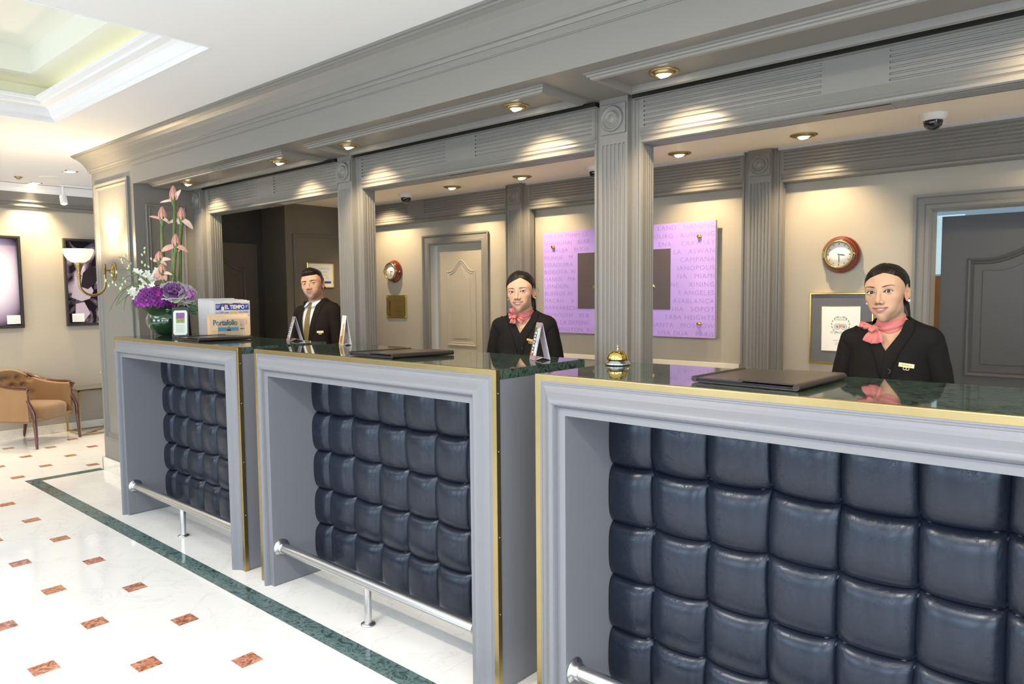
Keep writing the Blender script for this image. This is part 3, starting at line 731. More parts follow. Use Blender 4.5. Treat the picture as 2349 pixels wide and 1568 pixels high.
# clocks
FACE = mat('clock_face', (.88, .87, .82), .5)
def clock(x, z, label, r=.112, hour=3.27, minute=29.5):
    t = thing('wall_clock', label, 'clock', (x, YW, z-r), 0, 'round mahogany wall clocks')
    Mr = Matrix.Rotation(math.pi/2, 4, 'X'); c = (x, YW, z)
    MB().lathe([(.001, 0), (r*.94, 0), (r, .008), (r, .020), (r*.96, .030), (r*.90, .034), (r*.885, .040), (r*.85, .050), (r*.80, .056), (r*.74, .058), (r*.70, .05)], c, 48, Mr).obj('wooden_case', WOODR, t)
    b = MB().lathe([(r*.76, .050), (r*.77, .066), (r*.74, .073), (r*.68, .074), (r*.655, .068), (r*.65, .052)], c, 48, Mr).obj('brass_bezel', BRASS, t)
    mb = MB(); mb.box(x-r*.84, x-r*.72, YW-.07, YW-.05, z-.020, z+.020); mb.obj('hinge', BRASS, b, bevel=.002)
    MB().sphere((x+r*.80, YW-.064, z), .010, 14, 10).obj('latch', BRASS, b)
    MB().lathe([(.0005, .055), (r*.70, .055), (r*.70, .050)], c, 40, Mr).obj('dial', FACE, t)
    y = YW-.0555; mb = MB()
    for k in range(12):
        a = math.radians(90-30*k); w = .0045 if k % 3 else .006
        p = Vector((x+math.cos(a)*r*.56, y, z+math.sin(a)*r*.56)); d = Vector((math.cos(a), 0, math.sin(a))); s = Vector((-math.sin(a), 0, math.cos(a)))
        mb.poly_prism([p-d*.005-s*w/3, p+d*.005-s*w/3, p+d*.005+s*w/3, p-d*.005+s*w/3], Vector((0, 0, 0)), Vector((0, -.0006, 0)))
    mb.obj('numerals', INK, t)
    for nm, ang, ln, w, yy in (('hour_hand', 90-30*hour, .040, .0030, .001), ('minute_hand', 90-6*minute, .058, .0022, .0018)):
        a = math.radians(ang); d = Vector((math.cos(a), 0, math.sin(a))); s = Vector((-math.sin(a), 0, math.cos(a))); p = Vector((x, y-yy, z))
        MB().poly_prism([p-d*.010-s*w*.5, p+d*ln*.6-s*w, p+d*ln, p+d*ln*.6+s*w, p-d*.010+s*w*.5], Vector((0, 0, 0)), Vector((0, -.0007, 0))).obj(nm, INK, t)
    MB().sphere((x, y-.003, z), .004, 10, 8).obj('hub', BRASSD, t)
    return t
clock(-1.408, 1.757, 'round mahogany clock with brass bezel above the tripadvisor award frame')
clock(-5.642, 1.762, 'round mahogany clock with brass bezel above the engraved brass plaque')
# award frame
def picture_frame(name, label, cat, x0, x1, z0, z1, y, wd, m, depth=.018, normal='y'):
    t = thing(name, label, cat, ((x0+x1)/2, y, z0))
    prof = [(0, 0), (0, depth*.7), (wd*.25, depth), (wd*.7, depth), (wd, depth*.55), (wd, 0)]
    frame_mould('frame', m, rectY(y, x0, x1, z0, z1)[::-1], prof, (0, -1, 0), parent=t)
    return t
t = picture_frame('award_frame', 'gold framed travel award certificate on dark mount below the nearer clock', 'picture frame', -1.588, -1.214, 1.083, 1.527, YW-.002, .013, GOLD, .020)
MOUNT = mat('slate_mount', (.12, .125, .14), .5)
mt = box('mount', MOUNT, -1.577, -1.225, YW-.012, YW-.002, 1.094, 1.516, t)
pp = box('certificate', PAPER, -1.513, -1.292, YW-.0145, YW-.012, 1.168, 1.440, t)
frame_mould('fillet', GOLD, rectY(YW-.012, -1.516, -1.289, 1.165, 1.443)[::-1], [(0, 0), (0, .003), (.003, .003), (.003, 0)], (0, -1, 0), parent=mt)
GRN = mat('leaf_green_ink', (.16, .36, .10), .6); GRY = mat('grey_ink', (.34, .36, .34), .6); AMB = mat('amber_ink', (.85, .55, .25), .6); TEAL = mat('green_grey_ink', (.30, .38, .26), .6)
xc, y = -1.402, YW-.0150
text('TRAVELLERS\'', .0115, TEAL, pp, wallM(xc, y, 1.372), 'printed_text', .0002, 'CENTER')
text('CHOICE', .0175, TEAL, pp, wallM(xc, y, 1.356), 'printed_text', .0002, 'CENTER', 1.15)
text('tripadvisor', .024, TEAL, pp, wallM(xc, y, 1.276), 'printed_text', .0002, 'CENTER', 1.12)
text('WINNER', .0145, GRY, pp, wallM(xc, y, 1.227), 'printed_text', .0002, 'CENTER', 1.3, 0, 1.2)
text('SOFITEL BOGOTA', .008, GRY, pp, wallM(xc, y, 1.2135), 'printed_text', .0002, 'CENTER')
text('VICTORIA REGIA', .008, GRY, pp, wallM(xc, y, 1.2035), 'printed_text', .0002, 'CENTER')
mb = MB(); Mr = Matrix.Rotation(math.pi/2, 4, 'X')
for s in (-1, 1):
    cx = xc+s*.0195
    for r0, r1 in ((.0155, .0175), (.006, .0085)):
        mb.lathe([(r0, 0), (r1, 0)], (cx, y-.0004, 1.318), 28, Mr, False)
    mb.box(cx-.0025, cx+.0025, y-.0006, y, 1.3155, 1.3205)
mb.obj('emblem', INK, pp)
MB().lathe([(.0005, 0), (.0175, 0)], (xc, y-.0001, 1.326), 3, Mr, False).obj('emblem_beak', AMB, pp)
mb = MB()
for s in (-1, 1):
    for k in range(7):
        a = math.radians(-62+k*22); cx, cz = xc+s*(.052*math.cos(a)+.0), 1.330+.050*math.sin(a)
        d = Vector((-s*math.sin(a)*.9+s*.35, 0, math.cos(a))).normalized(); sd = Vector((d.z, 0, -d.x))
        p = Vector((cx, y, cz)); mb.poly_prism([p-d*.009, p+sd*.0035, p+d*.009, p-sd*.0035], Vector((0, 0, 0)), Vector((0, -.0003, 0)))
mb.obj('laurel', GRN, pp)
# brass plaque
t = thing('brass_plaque', 'square brass award plaque engraved with a dark figure, left wall', 'plaque', (-5.62, YW, 1.305))
pl = box('plate', mat('satin_brass', (.60, .44, .16), .3, .9), -5.775, -5.472, YW-.012, YW, 1.297, 1.527, t, bevel=.002)
for x in (-5.76, -5.487):
    for z in (1.312, 1.512): MB().sphere((x, YW-.012, z), (.007, .005, .007), 12, 8).obj('screw', GOLD, pl)
ENG = mat('engraved_brown', (.12, .085, .04), .5); y = YW-.0125; xc = -5.585
for tx, z, sz in (('World Luxury', 1.470, .030), ('Hotel', 1.434, .028), ('Awards', 1.397, .028), ('WINNER 2013', 1.362, .022), ('www.luxuryhotelawards.com', 1.322, .010)):
    text(tx, sz, ENG, pl, wallM(xc, y, z), 'engraved_text', .0002, 'CENTER', .95)
mb = MB(); fx = -5.722
mb.lathe([(.010, 1.325), (.012, 1.332), (.004, 1.342), (.0055, 1.37), (.009, 1.40), (.007, 1.415), (.011, 1.44), (.005, 1.452), (.006, 1.462), (.001, 1.468)], (fx, y, 0), 10, Matrix.Scale(.25, 4, (0, 1, 0)))
for s in (-1, 1): mb.tube([(fx+s*.009, y, 1.442), (fx+s*.018, y, 1.465), (fx+s*.014, y, 1.49)], .0025, 6)
mb.obj('engraved_figure', INK, pl)
# certificate behind the man (on the +X facing wall)
X = -6.338
t = thing('certificate_frame', 'gold framed white certificate hanging behind the man in the suit', 'picture frame', (X, 4.25, 1.61))
frame_mould('frame', GOLD, rectX(X+.001, 4.095, 4.415, 1.607, 1.862)[::-1], [(0, 0), (0, .014), (.004, .018), (.010, .016), (.013, .008), (.013, 0)], (1, 0, 0), parent=t)
pc = box('certificate', PAPER, X+.002, X+.006, 4.106, 4.404, 1.618, 1.851, t)
def wx(yy, z): return Matrix.Translation((X+.0065, yy, z)) @ Matrix.Rotation(math.pi/2, 4, 'Z') @ Matrix.Rotation(math.pi/2, 4, 'X')
for tx, z, sz in (('CERTIFICATE', 1.795, .020), ('of excellence', 1.765, .014), ('Sofitel Bogota', 1.735, .013)): text(tx, sz, GRY, pc, wx(4.30, z), 'printed_text', .0002, 'CENTER')
BLUEI = mat('blue_ink', (.03, .09, .22), .6)
box('blue_stamp', BLUEI, X+.006, X+.0068, 4.30, 4.38, 1.652, 1.675, pc)
mb = MB(); Ml = Matrix.Rotation(math.pi/2, 4, 'Y'); mb.lathe([(.009, 0), (.015, 0)], (X+.0067, 4.335, 1.71), 20, Ml, False); mb.obj('seal', AMB, pc)
# photographs on the far wall
PHD = mat('dark_photo_frame', (.035, .032, .032), .35)
def photo_mat(name, kind):
    m = mat(name, (.03, .02, .03), .25); nt = m.node_tree; N = nt.nodes; L = nt.links
    g = N.new('ShaderNodeNewGeometry'); mp = N.new('ShaderNodeMapping'); L.new(g.outputs['Position'], mp.inputs[0])
    if kind == 0:
        mp.inputs['Location'].default_value = (0, -2.12*2.4, -1.74*1.7); mp.inputs['Scale'].default_value = (0, 2.4, 1.7)
        gr = N.new('ShaderNodeTexGradient'); gr.gradient_type = 'SPHERICAL'; L.new(mp.outputs[0], gr.inputs[0])
        r = N.new('ShaderNodeValToRGB'); L.new(gr.outputs[0], r.inputs[0]); e = r.color_ramp.elements
        e[0].position = .0; e[0].color = (.012, .008, .012, 1); e[1].position = .62; e[1].color = (.86, .8, .92, 1); x = e.new(.25); x.color = (.30, .24, .36, 1); x = e.new(.1); x.color = (.05, .035, .055, 1)
        L.new(r.outputs[0], N['Principled BSDF'].inputs['Base Color'])
    else:
        n = N.new('ShaderNodeTexNoise'); n.inputs['Scale'].default_value = 4.2; n.inputs['Detail'].default_value = 2.5; n.inputs['Distortion'].default_value = 1.6
        L.new(g.outputs['Position'], n.inputs['Vector'])
        r = N.new('ShaderNodeValToRGB'); L.new(n.outputs[0], r.inputs[0]); e = r.color_ramp.elements
        e[0].position = .47; e[0].color = (.012, .008, .012, 1); e[1].position = .70; e[1].color = (.62, .54, .62, 1); x = e.new(.56); x.color = (.13, .10, .14, 1)
        L.new(r.outputs[0], N['Principled BSDF'].inputs['Base Color'])
    return m
for k, (y0, y1, lb) in enumerate(((1.60, 2.405, 'dark framed photograph with a large pale blur, cut by the left picture edge'), (2.822, 3.62, 'dark framed black and white photograph of a figure, behind the wall sconce'))):
    t = thing('framed_photograph', lb, 'photograph', (XL, (y0+y1)/2, 1.2), 0)
    frame_mould('frame', PHD, rectX(XL+.001, y0, y1, 1.205, 2.20)[::-1], [(0, 0), (0, .045), (.022, .045), (.024, .02), (.03, .02), (.03, 0)], (1, 0, 0), parent=t)
    pc = box('print', photo_mat('photo_%d' % k, k), XL+.002, XL+.016, y0+.025, y1-.025, 1.23, 2.175, t)
    yl = (y1-.155) if k == 0 else y0+.06
    cpt = box('caption_card', PAPER, XL+.016, XL+.018, yl, yl+.125, 1.25, 1.345, pc)
    def wx2(yy, z): return Matrix.Translation((XL+.0185, yy, z)) @ Matrix.Rotation(math.pi/2, 4, 'Z') @ Matrix.Rotation(math.pi/2, 4, 'X')
    mb = MB()
    for i in range(6): mb.box(XL+.018, XL+.0184, yl+.015, yl+.11-.02*(i % 2), 1.262+i*.012, 1.264+i*.012)
    mb.obj('caption_lines', GRY, cpt)
    if k == 1:
        # figure in the picture: pale head, arm and shoulder shapes
        SH = [mat('photo_grey_%d' % i, c, .35) for i, c in enumerate(((.45, .38, .46), (.02, .015, .02)))]
        def blob(pts, m, dx): 
            P = [Vector((XL+.0165+dx, y0+.03+a*.74, 1.235+b*.93)) for a, b in pts]
            MB().poly_prism(P, Vector((0, 0, 0)), Vector((.0006, 0, 0))).obj('figure_shape', m, pc)
        blob([(.04, .32), (.10, .52), (.22, .66), (.34, .62), (.30, .5), (.36, .40), (.30, .30), (.18, .27)], SH[0], 0)
        blob([(.18, .45), (.22, .62), (.34, .72), (.46, .66), (.40, .5), (.28, .42)], SH[1], .0007)
        blob([(.40, .50), (.52, .70), (.60, .62), (.58, .45), (.70, .30), (.55, .28)], SH[0], .0014)
        blob([(.08, .02), (.20, .02), (.30, .12), (.22, .26), (.10, .24)], SH[0], 0)
# wall sconce on the pier
pb = Vector((-6.54, YA, 1.75))
t = thing('wall_sconce', 'antique brass wall sconce with glowing bowl shade on the pier', 'wall lamp', pb)
Mr = Matrix.Rotation(math.pi/2, 4, 'X')
MB().lathe([(.001, 0), (.055, 0), (.055, .006), (.046, .012), (.040, .011), (.034, .018), (.018, .022), (.012, .030), (.009, .034)], pb, 32, Mr @ Matrix.Scale(1.35, 4, (0, 1, 0))).obj('wall_plate', BRASSD, t)
q = onx(240, 622, pb.x); yk = q.y; bq = onx(182, 640, pb.x); yb = bq.y; zl = onx(182, 572, pb.x).z; zbot = onx(182, 603, pb.x).z; zu = onx(213, 677, pb.x).z; zk = onx(240, 622, pb.x).z
MB().tube([(pb.x, YA-.02, pb.z+.01), (pb.x, yk, pb.z+.01)], .008, 12).obj('arm_bracket', BRASSD, t)
MB().lathe([(.001, -.035), (.012, -.030), (.012, .02), (.016, .024), (.010, .030), (.015, .038), (.009, .046), (.013, .052), (.006, .060), (.001, .062)], (pb.x, yk, pb.z+.005), 20).obj('knuckle', BRASSD, t)
pts = []; ymid = (yk+yb)/2; rr = (yk-yb)/2
pts.append((pb.x, yk, pb.z-.02))
for k in range(15):
    a = math.pi*k/14; pts.append((pb.x, ymid+rr*math.cos(a), zu+rr*.95-rr*.95*math.sin(a)))
pts.append((pb.x, yb, zbot-.09))
MB().tube(pts, .0105, 14).obj('curved_arm', BRASSD, t)
MB().lathe([(.010, -.13), (.016, -.125), (.011, -.118), (.015, -.11), (.020, -.104), (.012, -.096), (.014, -.07), (.022, -.045), (.030, -.02), (.034, -.004), (.030, .004)], (pb.x, yb, zbot), 24).obj('bobeche', BRASSD, t)
H = zl-zbot; R_ = .112
SHADE = mat('glowing_alabaster', (.95, .85, .68), .45, emit=(1, .74, .42), estr=.8, trans=.0)
o = MB().lathe([(.030, .002), (.055, .010), (.080, H*.28), (.098, H*.55), (.108, H*.8), (R_, H), (R_-.003, H+.003), (R_-.007, H), (.102, H*.78), (.090, H*.52), (.070, H*.26), (.045, .012)], (pb.x, yb, zbot), 40).obj('bowl_shade', SHADE, t)
lamp('sconce_bulb', 'POINT', (pb.x, yb, zl+.03), 24, (1, .74, .42), shadow_soft_size=.04)
lamp('sconce_bulb', 'SPOT', (pb.x, yb, zl+.0), 45, (1, .78, .48), aim=(pb.x, YA, zl+.38), spot_size=1.5, spot_blend=.8, shadow_soft_size=.03)
# ------------------------------------------------------------ things on the desks
ZT = 1.2595
LB = mat('brown_black_leather', (.034, .023, .019), .28, bump=.25, bscale=260, coat=.15)
LBU = mat('leather_lining', (.012, .012, .02), .5)
def quad_prism(P, z0, z1): return [Vector((p[0], p[1], z0)) for p in P]
def folder(P, label):
    """P: four corners (front-left, front-right, back-right, back-left) in plan"""
    P = [Vector((a, b, 0)) for a, b in P]
    c = sum(P, Vector())/4; t = thing('leather_folder', label, 'folder', (c.x, c.y, ZT), 0, 'leather menu folders on the desk tops')
    def at(u, v, z): return P[0]*(1-u)*(1-v)+P[1]*u*(1-v)+P[2]*u*v+P[3]*(1-u)*v+Vector((0, 0, ZT+z))
    def sheet(u0, u1, z, th, rl, rr, v0=0, v1=1):
        # padded sheet with rolled ends
        n = 8; top = []; bot = []
        sec = []
        for k in range(n+1): a = math.pi/2+math.pi*k/n; sec.append((u0+.012*math.cos(a)*rl+.0, z+th/2+th/2*math.sin(a)))
        for k in range(n+1): a = -math.pi/2+math.pi*k/n; sec.append((u1+.012*math.cos(a)*rr, z+th/2+th/2*math.sin(a)))
        return [[at(u, v, zz) for u, zz in sec] for v in (v0, v1)]
    mb = MB(); mb.loft(sheet(.012, .988, .0008, .0045, 1, 1), True, False); mb.obj('back_cover', LB, t, bevel=.0008)
    mb = MB(); mb.loft(sheet(.03, .96, .0058, .0025, 1, 1, .01, .99), True, False); mb.loft(sheet(.03, .97, .0088, .0022, 1, 1, .01, .99), True, False); mb.obj('inner_leaves', LBU, t)
    mb = MB(); mb.loft(sheet(.012, .50, .0116, .0042, 1, 0), True, False); mb.obj('left_cover', LB, t, bevel=.0008)
    mb = MB(); mb.loft(sheet(.46, .988, .0162, .0046, 0, 1), True, False); mb.obj('right_cover', LB, t, bevel=.0008)
    for u in (.002, .998): MB().tube([at(u, .0, .0105), at(u, 1, .0105)], .0098, 12).obj('rolled_edge', LB, t)
    return t
folder([(-4.760, 2.095), (-4.415, 2.070), (-4.345, 2.390), (-4.720, 2.400)], 'dark leather folder lying in front of the newspapers')
folder([(-2.790, 2.022), (-2.500, 2.038), (-2.425, 2.340), (-2.720, 2.335)], 'dark leather folder lying on the middle desk')
folder([(-1.070, 2.090), (-.738, 2.062), (-.722, 2.440), (-1.050, 2.420)], 'dark leather folder beside the brass bell on the nearest desk')
# service bell
bp = onz(1417, 836, ZT)
t = thing('service_bell', 'polished brass counter bell on the nearest desk', 'bell', bp)
MB().lathe([(.001, .003), (.047, .003), (.0495, .0005), (.0505, .004), (.048, .008), (.043, .013), (.040, .018), (.036, .020), (.001, .020)], bp, 48).obj('base', CHROME, t)
MB().lathe([(.0405, .021), (.0412, .024), (.0395, .030), (.037, .038), (.033, .046), (.026, .0525), (.016, .056), (.006, .057), (.0005, .057)], bp, 48).obj('bell_dome', mat('mirror_brass', (.82, .60, .16), .07, 1), t)
MB().lathe([(.0005, .058), (.006, .058), (.0045, .062), (.0035, .063), (.0030, .070), (.0055, .0705), (.0055, .073), (.0028, .075), (.0025, .081), (.0005, .082)], bp, 20).obj('plunger', CHROME, t)
# tent cards
MAUVE = mat('mauve_card', (.36, .25, .26), .4); LILG = mat('lilac_grey_card', (.62, .58, .66), .35)
def tent(px, py, wd, h, base, rz, label, art, back=LILG):
    p = onz(px, py, ZT); t = thing('tent_card', label, 'tent card', (0, 0, 0), 0, 'folded advertising cards on the desks')
    # local: the printed face looks towards -X, the card runs along Y
    def panel(x0, z0, x1, z1, y0, y1, th=.0012):
        d = Vector((x1-x0, 0, z1-z0)).normalized(); n = Vector((d.z, 0, -d.x))*th
        return [Vector((x0, y0, z0)), Vector((x0, y1, z0)), Vector((x1, y1, z1)), Vector((x1, y0, z1))], n
    mb = MB(); q, n = panel(-base/2, 0, 0, h, -wd/2, wd/2); mb.poly_prism(q, Vector(), n); f = mb.obj('front_face', MAUVE, t)
    mb = MB(); q, n = panel(base/2, 0, 0, h, -wd/2, wd/2); mb.poly_prism(q, Vector(), n); mb.obj('back_face', back, t)
    mb = MB(); q, n = panel(-base/2, .0005, 0, base*.16, -wd/2, wd/2); mb.poly_prism(q, Vector(), n); q, n = panel(base/2, .0005, 0, base*.16, -wd/2, wd/2); mb.poly_prism(q, Vector(), n); mb.obj('base_fold', back, t)
    sl = Vector((base/2, 0, h)).normalized(); nn = Vector((-sl.z, 0, sl.x))
    Mx = Matrix(((0, sl.x, nn.x, -base/2), (-1, 0, 0, 0), (0, sl.z, nn.z, 0), (0, 0, 0, 1)))   # card x -> -Y, card y -> up the slope, normal -> outward
    L = math.hypot(base/2, h)
    def patch(name, m, u0, u1, v0, v1, off=.0004):
        q = [Mx @ Vector((u, v, off)) for u, v in ((u0*wd/2, v0*L), (u1*wd/2, v0*L), (u1*wd/2, v1*L), (u0*wd/2, v1*L))]
        MB().poly_prism(q, Vector(), nn*.0003).obj(name, m, f)
    art(patch, Mx, L, wd, f)
    t.location = p; t.rotation_euler = (0, 0, rz)
    return t
def art_food(patch, Mx, L, wd, f):
    patch('printed_picture', mat('pic_plate', (.55, .58, .66), .4, var=.8, vscale=60), .05, .92, .12, .86)
    patch('printed_picture', mat('pic_dark', (.06, .05, .06), .4, var=.9, vscale=90), -.85, .02, .12, .86)
    rnd = random.Random(4)
    for k in range(7): patch('printed_letters', PAPER, -.62, -.12-.2*(k % 2), .18+k*.085, .235+k*.085, .0008)
    patch('printed_garnish', mat('pic_green', (.3, .55, .05), .4), -.35, .1, .76, .84, .0009)
    patch('printed_garnish', mat('pic_orange', (.7, .2, .04), .4), -.8, -.3, .13, .19, .0009)
def art_orange(patch, Mx, L, wd, f):
    patch('printed_picture', mat('pic_ivory', (.82, .78, .70), .4), -1, 1, 0, 1)
    patch('printed_picture', mat('pic_orange_bloom', (.75, .30, .05), .4, var=.7, vscale=70), -.75, .75, .02, .30, .0008)
    patch('printed_picture', mat('pic_orange_bloom2', (.80, .38, .08), .4, var=.6, vscale=80), -.2, .75, .30, .52, .0008)
    patch('printed_picture', mat('pic_orange_bloom3', (.72, .30, .04), .4, var=.6, vscale=80), .0, .45, .50, .72, .0008)
    for k in range(4): patch('printed_letters', mat('pic_brown', (.2, .06, .02), .5), -.5+.08*k, .35, .10+k*.06, .13+k*.06, .0011)
tent(1238, 824, .066, .158, .070, math.radians(61), 'tall tent card with food photograph beside the middle receptionist', art_food)
tent(676, 781, .085, .150, .085, math.radians(70), 'open tent card at the back of the farthest desk, by the man', art_food)
tent(792, 790, .075, .165, .050, math.radians(72), 'slim ivory tent card with orange artwork near the left end of the middle desk', art_orange, PLASTW)
# black flower card
t = thing('flower_card', 'black easel card with octagonal white label leaning beside the green vase', 'tent card', (0, 0, 0))
mb = MB(); th = .003
def slab(q, n, m, nm, par): return MB().poly_prism(q, Vector(), n).obj(nm, m, par)
wv, hv, bv = .105, .205, .115
BC = mat('black_card', (.02, .02, .022), .4)
F0 = [Vector((-wv/2, 0, 0)), Vector((wv/2, 0, 0)), Vector((wv/2, .035, hv)), Vector((-wv/2, .035, hv))]
fr_ = slab(F0, Vector((0, .003, 0)), BC, 'front_board', t)
slab([Vector((-wv/2, .035+bv*.75, 0)), Vector((wv/2, .035+bv*.75, 0)), Vector((wv/2, .038, hv)), Vector((-wv/2, .038, hv))], Vector((0, .003, 0)), BC, 'rear_board', t)
k_ = .035/hv
def fp(u, z, o=.0006): return Vector((u, z*k_-o, z))
oc = [(-.036, .018), (.036, .018), (.044, .030), (.044, .172), (.036, .184), (-.036, .184), (-.044, .172), (-.044, .030)]
lab = slab([fp(a, b) for a, b in oc], Vector((0, -.0006, 0)), mat('pale_green_label', (.75, .80, .70), .5), 'label', fr_)
slab([fp(a, b, .0014) for a, b in ((-.027, .098), (.027, .098), (.027, .168), (-.027, .168))], Vector((0, -.0004, 0)), mat('flower_picture', (.30, .32, .12), .5, var=1, vscale=55), 'flower_picture', lab)
slab([fp(a, b, .002) for a, b in ((-.027, .130), (.027, .130), (.027, .168), (-.027, .168))], Vector((0, -.0003, 0)), mat('flower_picture_top', (.26, .10, .28), .5, var=1, vscale=75), 'flower_picture', lab)
mb = MB()
for k in range(9):
    z = .036+k*.0062; mb.poly_prism([fp(a, b, .0014) for a, b in ((-.028, z), (.028-.01*(k % 3 == 0), z), (.028-.01*(k % 3 == 0), z+.0018), (-.028, z+.0018))], Vector(), Vector((0, -.0003, 0)))
mb.obj('printed_lines', GRY, lab)
q = onz(414, 774, ZT); t.location = q; t.rotation_euler = (0, 0, math.radians(56))
# newspapers in a clear holder
PN = mat('newsprint', (.74, .71, .70), .8, var=.05, vscale=30); PS = mat('salmon_newsprint', (.86, .60, .38), .8, var=.05, vscale=30)
def paper_block(name, label, wd, h, th, m, n, px, py, rz, printer, group, fan=0):
    t = thing(name, label, 'newspaper', (0, 0, 0), 0, group)
    rnd = random.Random(hash(name) % 7+n)
    for k in range(n):
        y0 = th*k/n; y1 = th*(k+.92)/n; hh = h-rnd.uniform(0, .006)+(.018*k/n); dx = rnd.uniform(-.004, .004)-fan*k
        # folded sheaf: round top fold and slightly bowed
        sec = []
        for (a, z) in ((y0, 0), (y0, hh-.008), (y0+(y1-y0)*.2, hh-.002), ((y0+y1)/2, hh), (y1-(y1-y0)*.2, hh-.002), (y1, hh-.008), (y1, 0)): sec.append((a, z))
        mb = MB(); mb.loft([[Vector((x+dx, a+.003*math.sin(3*x/wd), z)) for a, z in sec] for x in np.linspace(-wd/2, wd/2, 7)], True, False)
        o = mb.obj('sheaf', m, t)
        if k == 0: first = o
    printer(first, wd, h)
    t.location = onz(px, py, ZT); t.rotation_euler = (0, 0, rz)
    return t
def fy(x, z, o=.0012): return Matrix.Translation((x, -o-.003, z)) @ Matrix.Rotation(math.pi/2, 4, 'X')
def pr_box(par, nm, m, x0, x1, z0, z1, o=.0008): return box(nm, m, x0, x1, -.0034-o, -.003-o+.0002, z0, z1, par)
TB = mat('masthead_blue', (.035, .05, .28), .6); TG = mat('masthead_teal', (.02, .16, .19), .6); SKYB = mat('picture_blue', (.10, .35, .50), .6); REDI = mat('red_ink', (.6, .08, .05), .6); YEL = mat('yellow_ink', (.75, .6, .1), .6)
SKIN0 = mat('printed_skin', (.5, .24, .15), .6)
def pr_tiempo(par, wd, h):
    a = -wd/2
    pr_box(par, 'masthead', TB, a+.010, wd/2-.010, h-.068, h-.025)
    for x0, x1, m in ((.045, .07, GRN), (.07, .095, REDI), (.095, .125, YEL), (.125, .155, TB), (.155, .18, REDI)): pr_box(par, 'colour_tab', m, a+x0, a+x1, h-.025, h-.020)
    text('EL TIEMPO', .038, PAPER, par, fy(a+.070, h-.060, .002), 'masthead_lettering', .0003, 'LEFT', .78, .0012, .96)
    pr_box(par, 'printed_figure', PAPER, a+.048, a+.066, h-.070, h-.045, .0012)
    MB().sphere((a+.057, -.0045, h-.038), (.005, .0006, .007), 10, 8).obj('printed_figure_head', SKIN0, par)
    for x, w_ in ((a+.012, .030), (wd/2-.033, .022)):
        for k in range(4): pr_box(par, 'printed_line', PAPER, x, x+w_-.004*k, h-.036-k*.006, h-.034-k*.006, .0012)
    text('La OEA pide', .020, INK, par, fy(a+.010, h-.092), 'headline', .0002, 'LEFT', .85)
    pr_box(par, 'colour_tab', YEL, a+.105, a+.155, h-.090, h-.078)
    text('mira el fallo', .018, INK, par, fy(a+.165, h-.090), 'headline', .0002, 'LEFT', .8)
    for c in range(4):
        for k in range(9): pr_box(par, 'printed_line', GRY, a+.012+c*.058, a+.062+c*.058, h-.115-k*.011, h-.112-k*.011)
def pr_porta(par, wd, h):
    a = -wd/2
    text('Portafolio', .052, TG, par, fy(a+.022, h-.062), 'masthead_lettering', .0003, 'LEFT', .82, .0008, .95)
    pr_box(par, 'printed_picture', SKYB, a+.055, a+.190, h-.102, h-.078)
    MB().sphere((a+.125, -.0048, h-.078), (.006, .0006, .009), 10, 8).obj('printed_portrait', SKIN0, par)
    pr_box(par, 'printed_suit', INK, a+.113, a+.137, h-.102, h-.091, .0014)
    pr_box(par, 'colour_tab', YEL, a+.020, a+.052, h-.102, h-.094)
    text('nuevo', .012, INK, par, fy(a+.200, h-.092), 'headline', .0002, 'LEFT', 1, .0004)
    for k in range(7): pr_box(par, 'printed_line', GRY, a+.200, a+.232-.005*(k % 2), h-.028-k*.0075, h-.026-k*.0075)
    for k in range(3): pr_box(par, 'printed_line', GRY, a+.240, a+.246, h-.060+k*.012, h-.052+k*.012)
NR = math.radians(74)
paper_block('newspaper_stack', 'white folded newspapers with blue masthead standing behind the salmon ones', .245, .245, .115, PN, 6, 535, 768, NR, pr_tiempo, 'newspapers in the clear desk holder', .017)
paper_block('newspaper_stack', 'salmon pink folded newspapers standing in front of the white ones', .265, .138, .045, PS, 3, 528, 771, NR, pr_porta, 'newspapers in the clear desk holder', .004)
ACR = mat('clear_acrylic', (.95, .97, .97), .03, trans=1, ior=1.15)
t = thing('newspaper_holder', 'clear acrylic holder gripping the salmon newspapers', 'stand', (0, 0, 0))
mb = MB(); pts = [(-.085, 0), (.085, 0), (.085, .075), (.055, .118), (-.055, .118), (-.085, .075)]
mb.poly_prism([Vector((a, -.016, b)) for a, b in pts], Vector(), Vector((0, .0025, 0))); mb.obj('front_plate', ACR, t)
mb = MB(); mb.tube([(-.085, -.017, .002), (-.085, -.017, .075), (-.055, -.017, .118), (.055, -.017, .118), (.085, -.017, .075), (.085, -.017, .002)], .0011, 6); mb.obj('plate_edge', STEEL, t)
box('base_plate', ACR, -.14, .14, -.016, .20, .0002, .0025, t)
t.location = onz(528, 771, ZT); t.rotation_euler = (0, 0, NR)
for o in [o for o in bpy.data.objects if o.name.startswith('newspaper_stack') and o.parent is None]: o.location.z += .003

# ------------------------------------------------------------ flower arrangement
vp = onz(387, 768, ZT); VX, VY = vp.x, vp.y
VG = mat('green_vase_glass', (.012, .05, .015), .03, coat=1, spec=.8)
t = thing('glass_vase', 'round dark green glass vase holding the flower arrangement', 'vase', (VX, VY, ZT))
MB().lathe([(.001, 0), (.05, 0), (.075, .008), (.105, .028), (.132, .06), (.144, .095), (.143, .125), (.128, .160), (.108, .182), (.112, .200), (.118, .206), (.114, .206), (.104, .186), (.10, .17), (.001, .165)], (VX, VY, ZT), 56).obj('globe', VG, t)
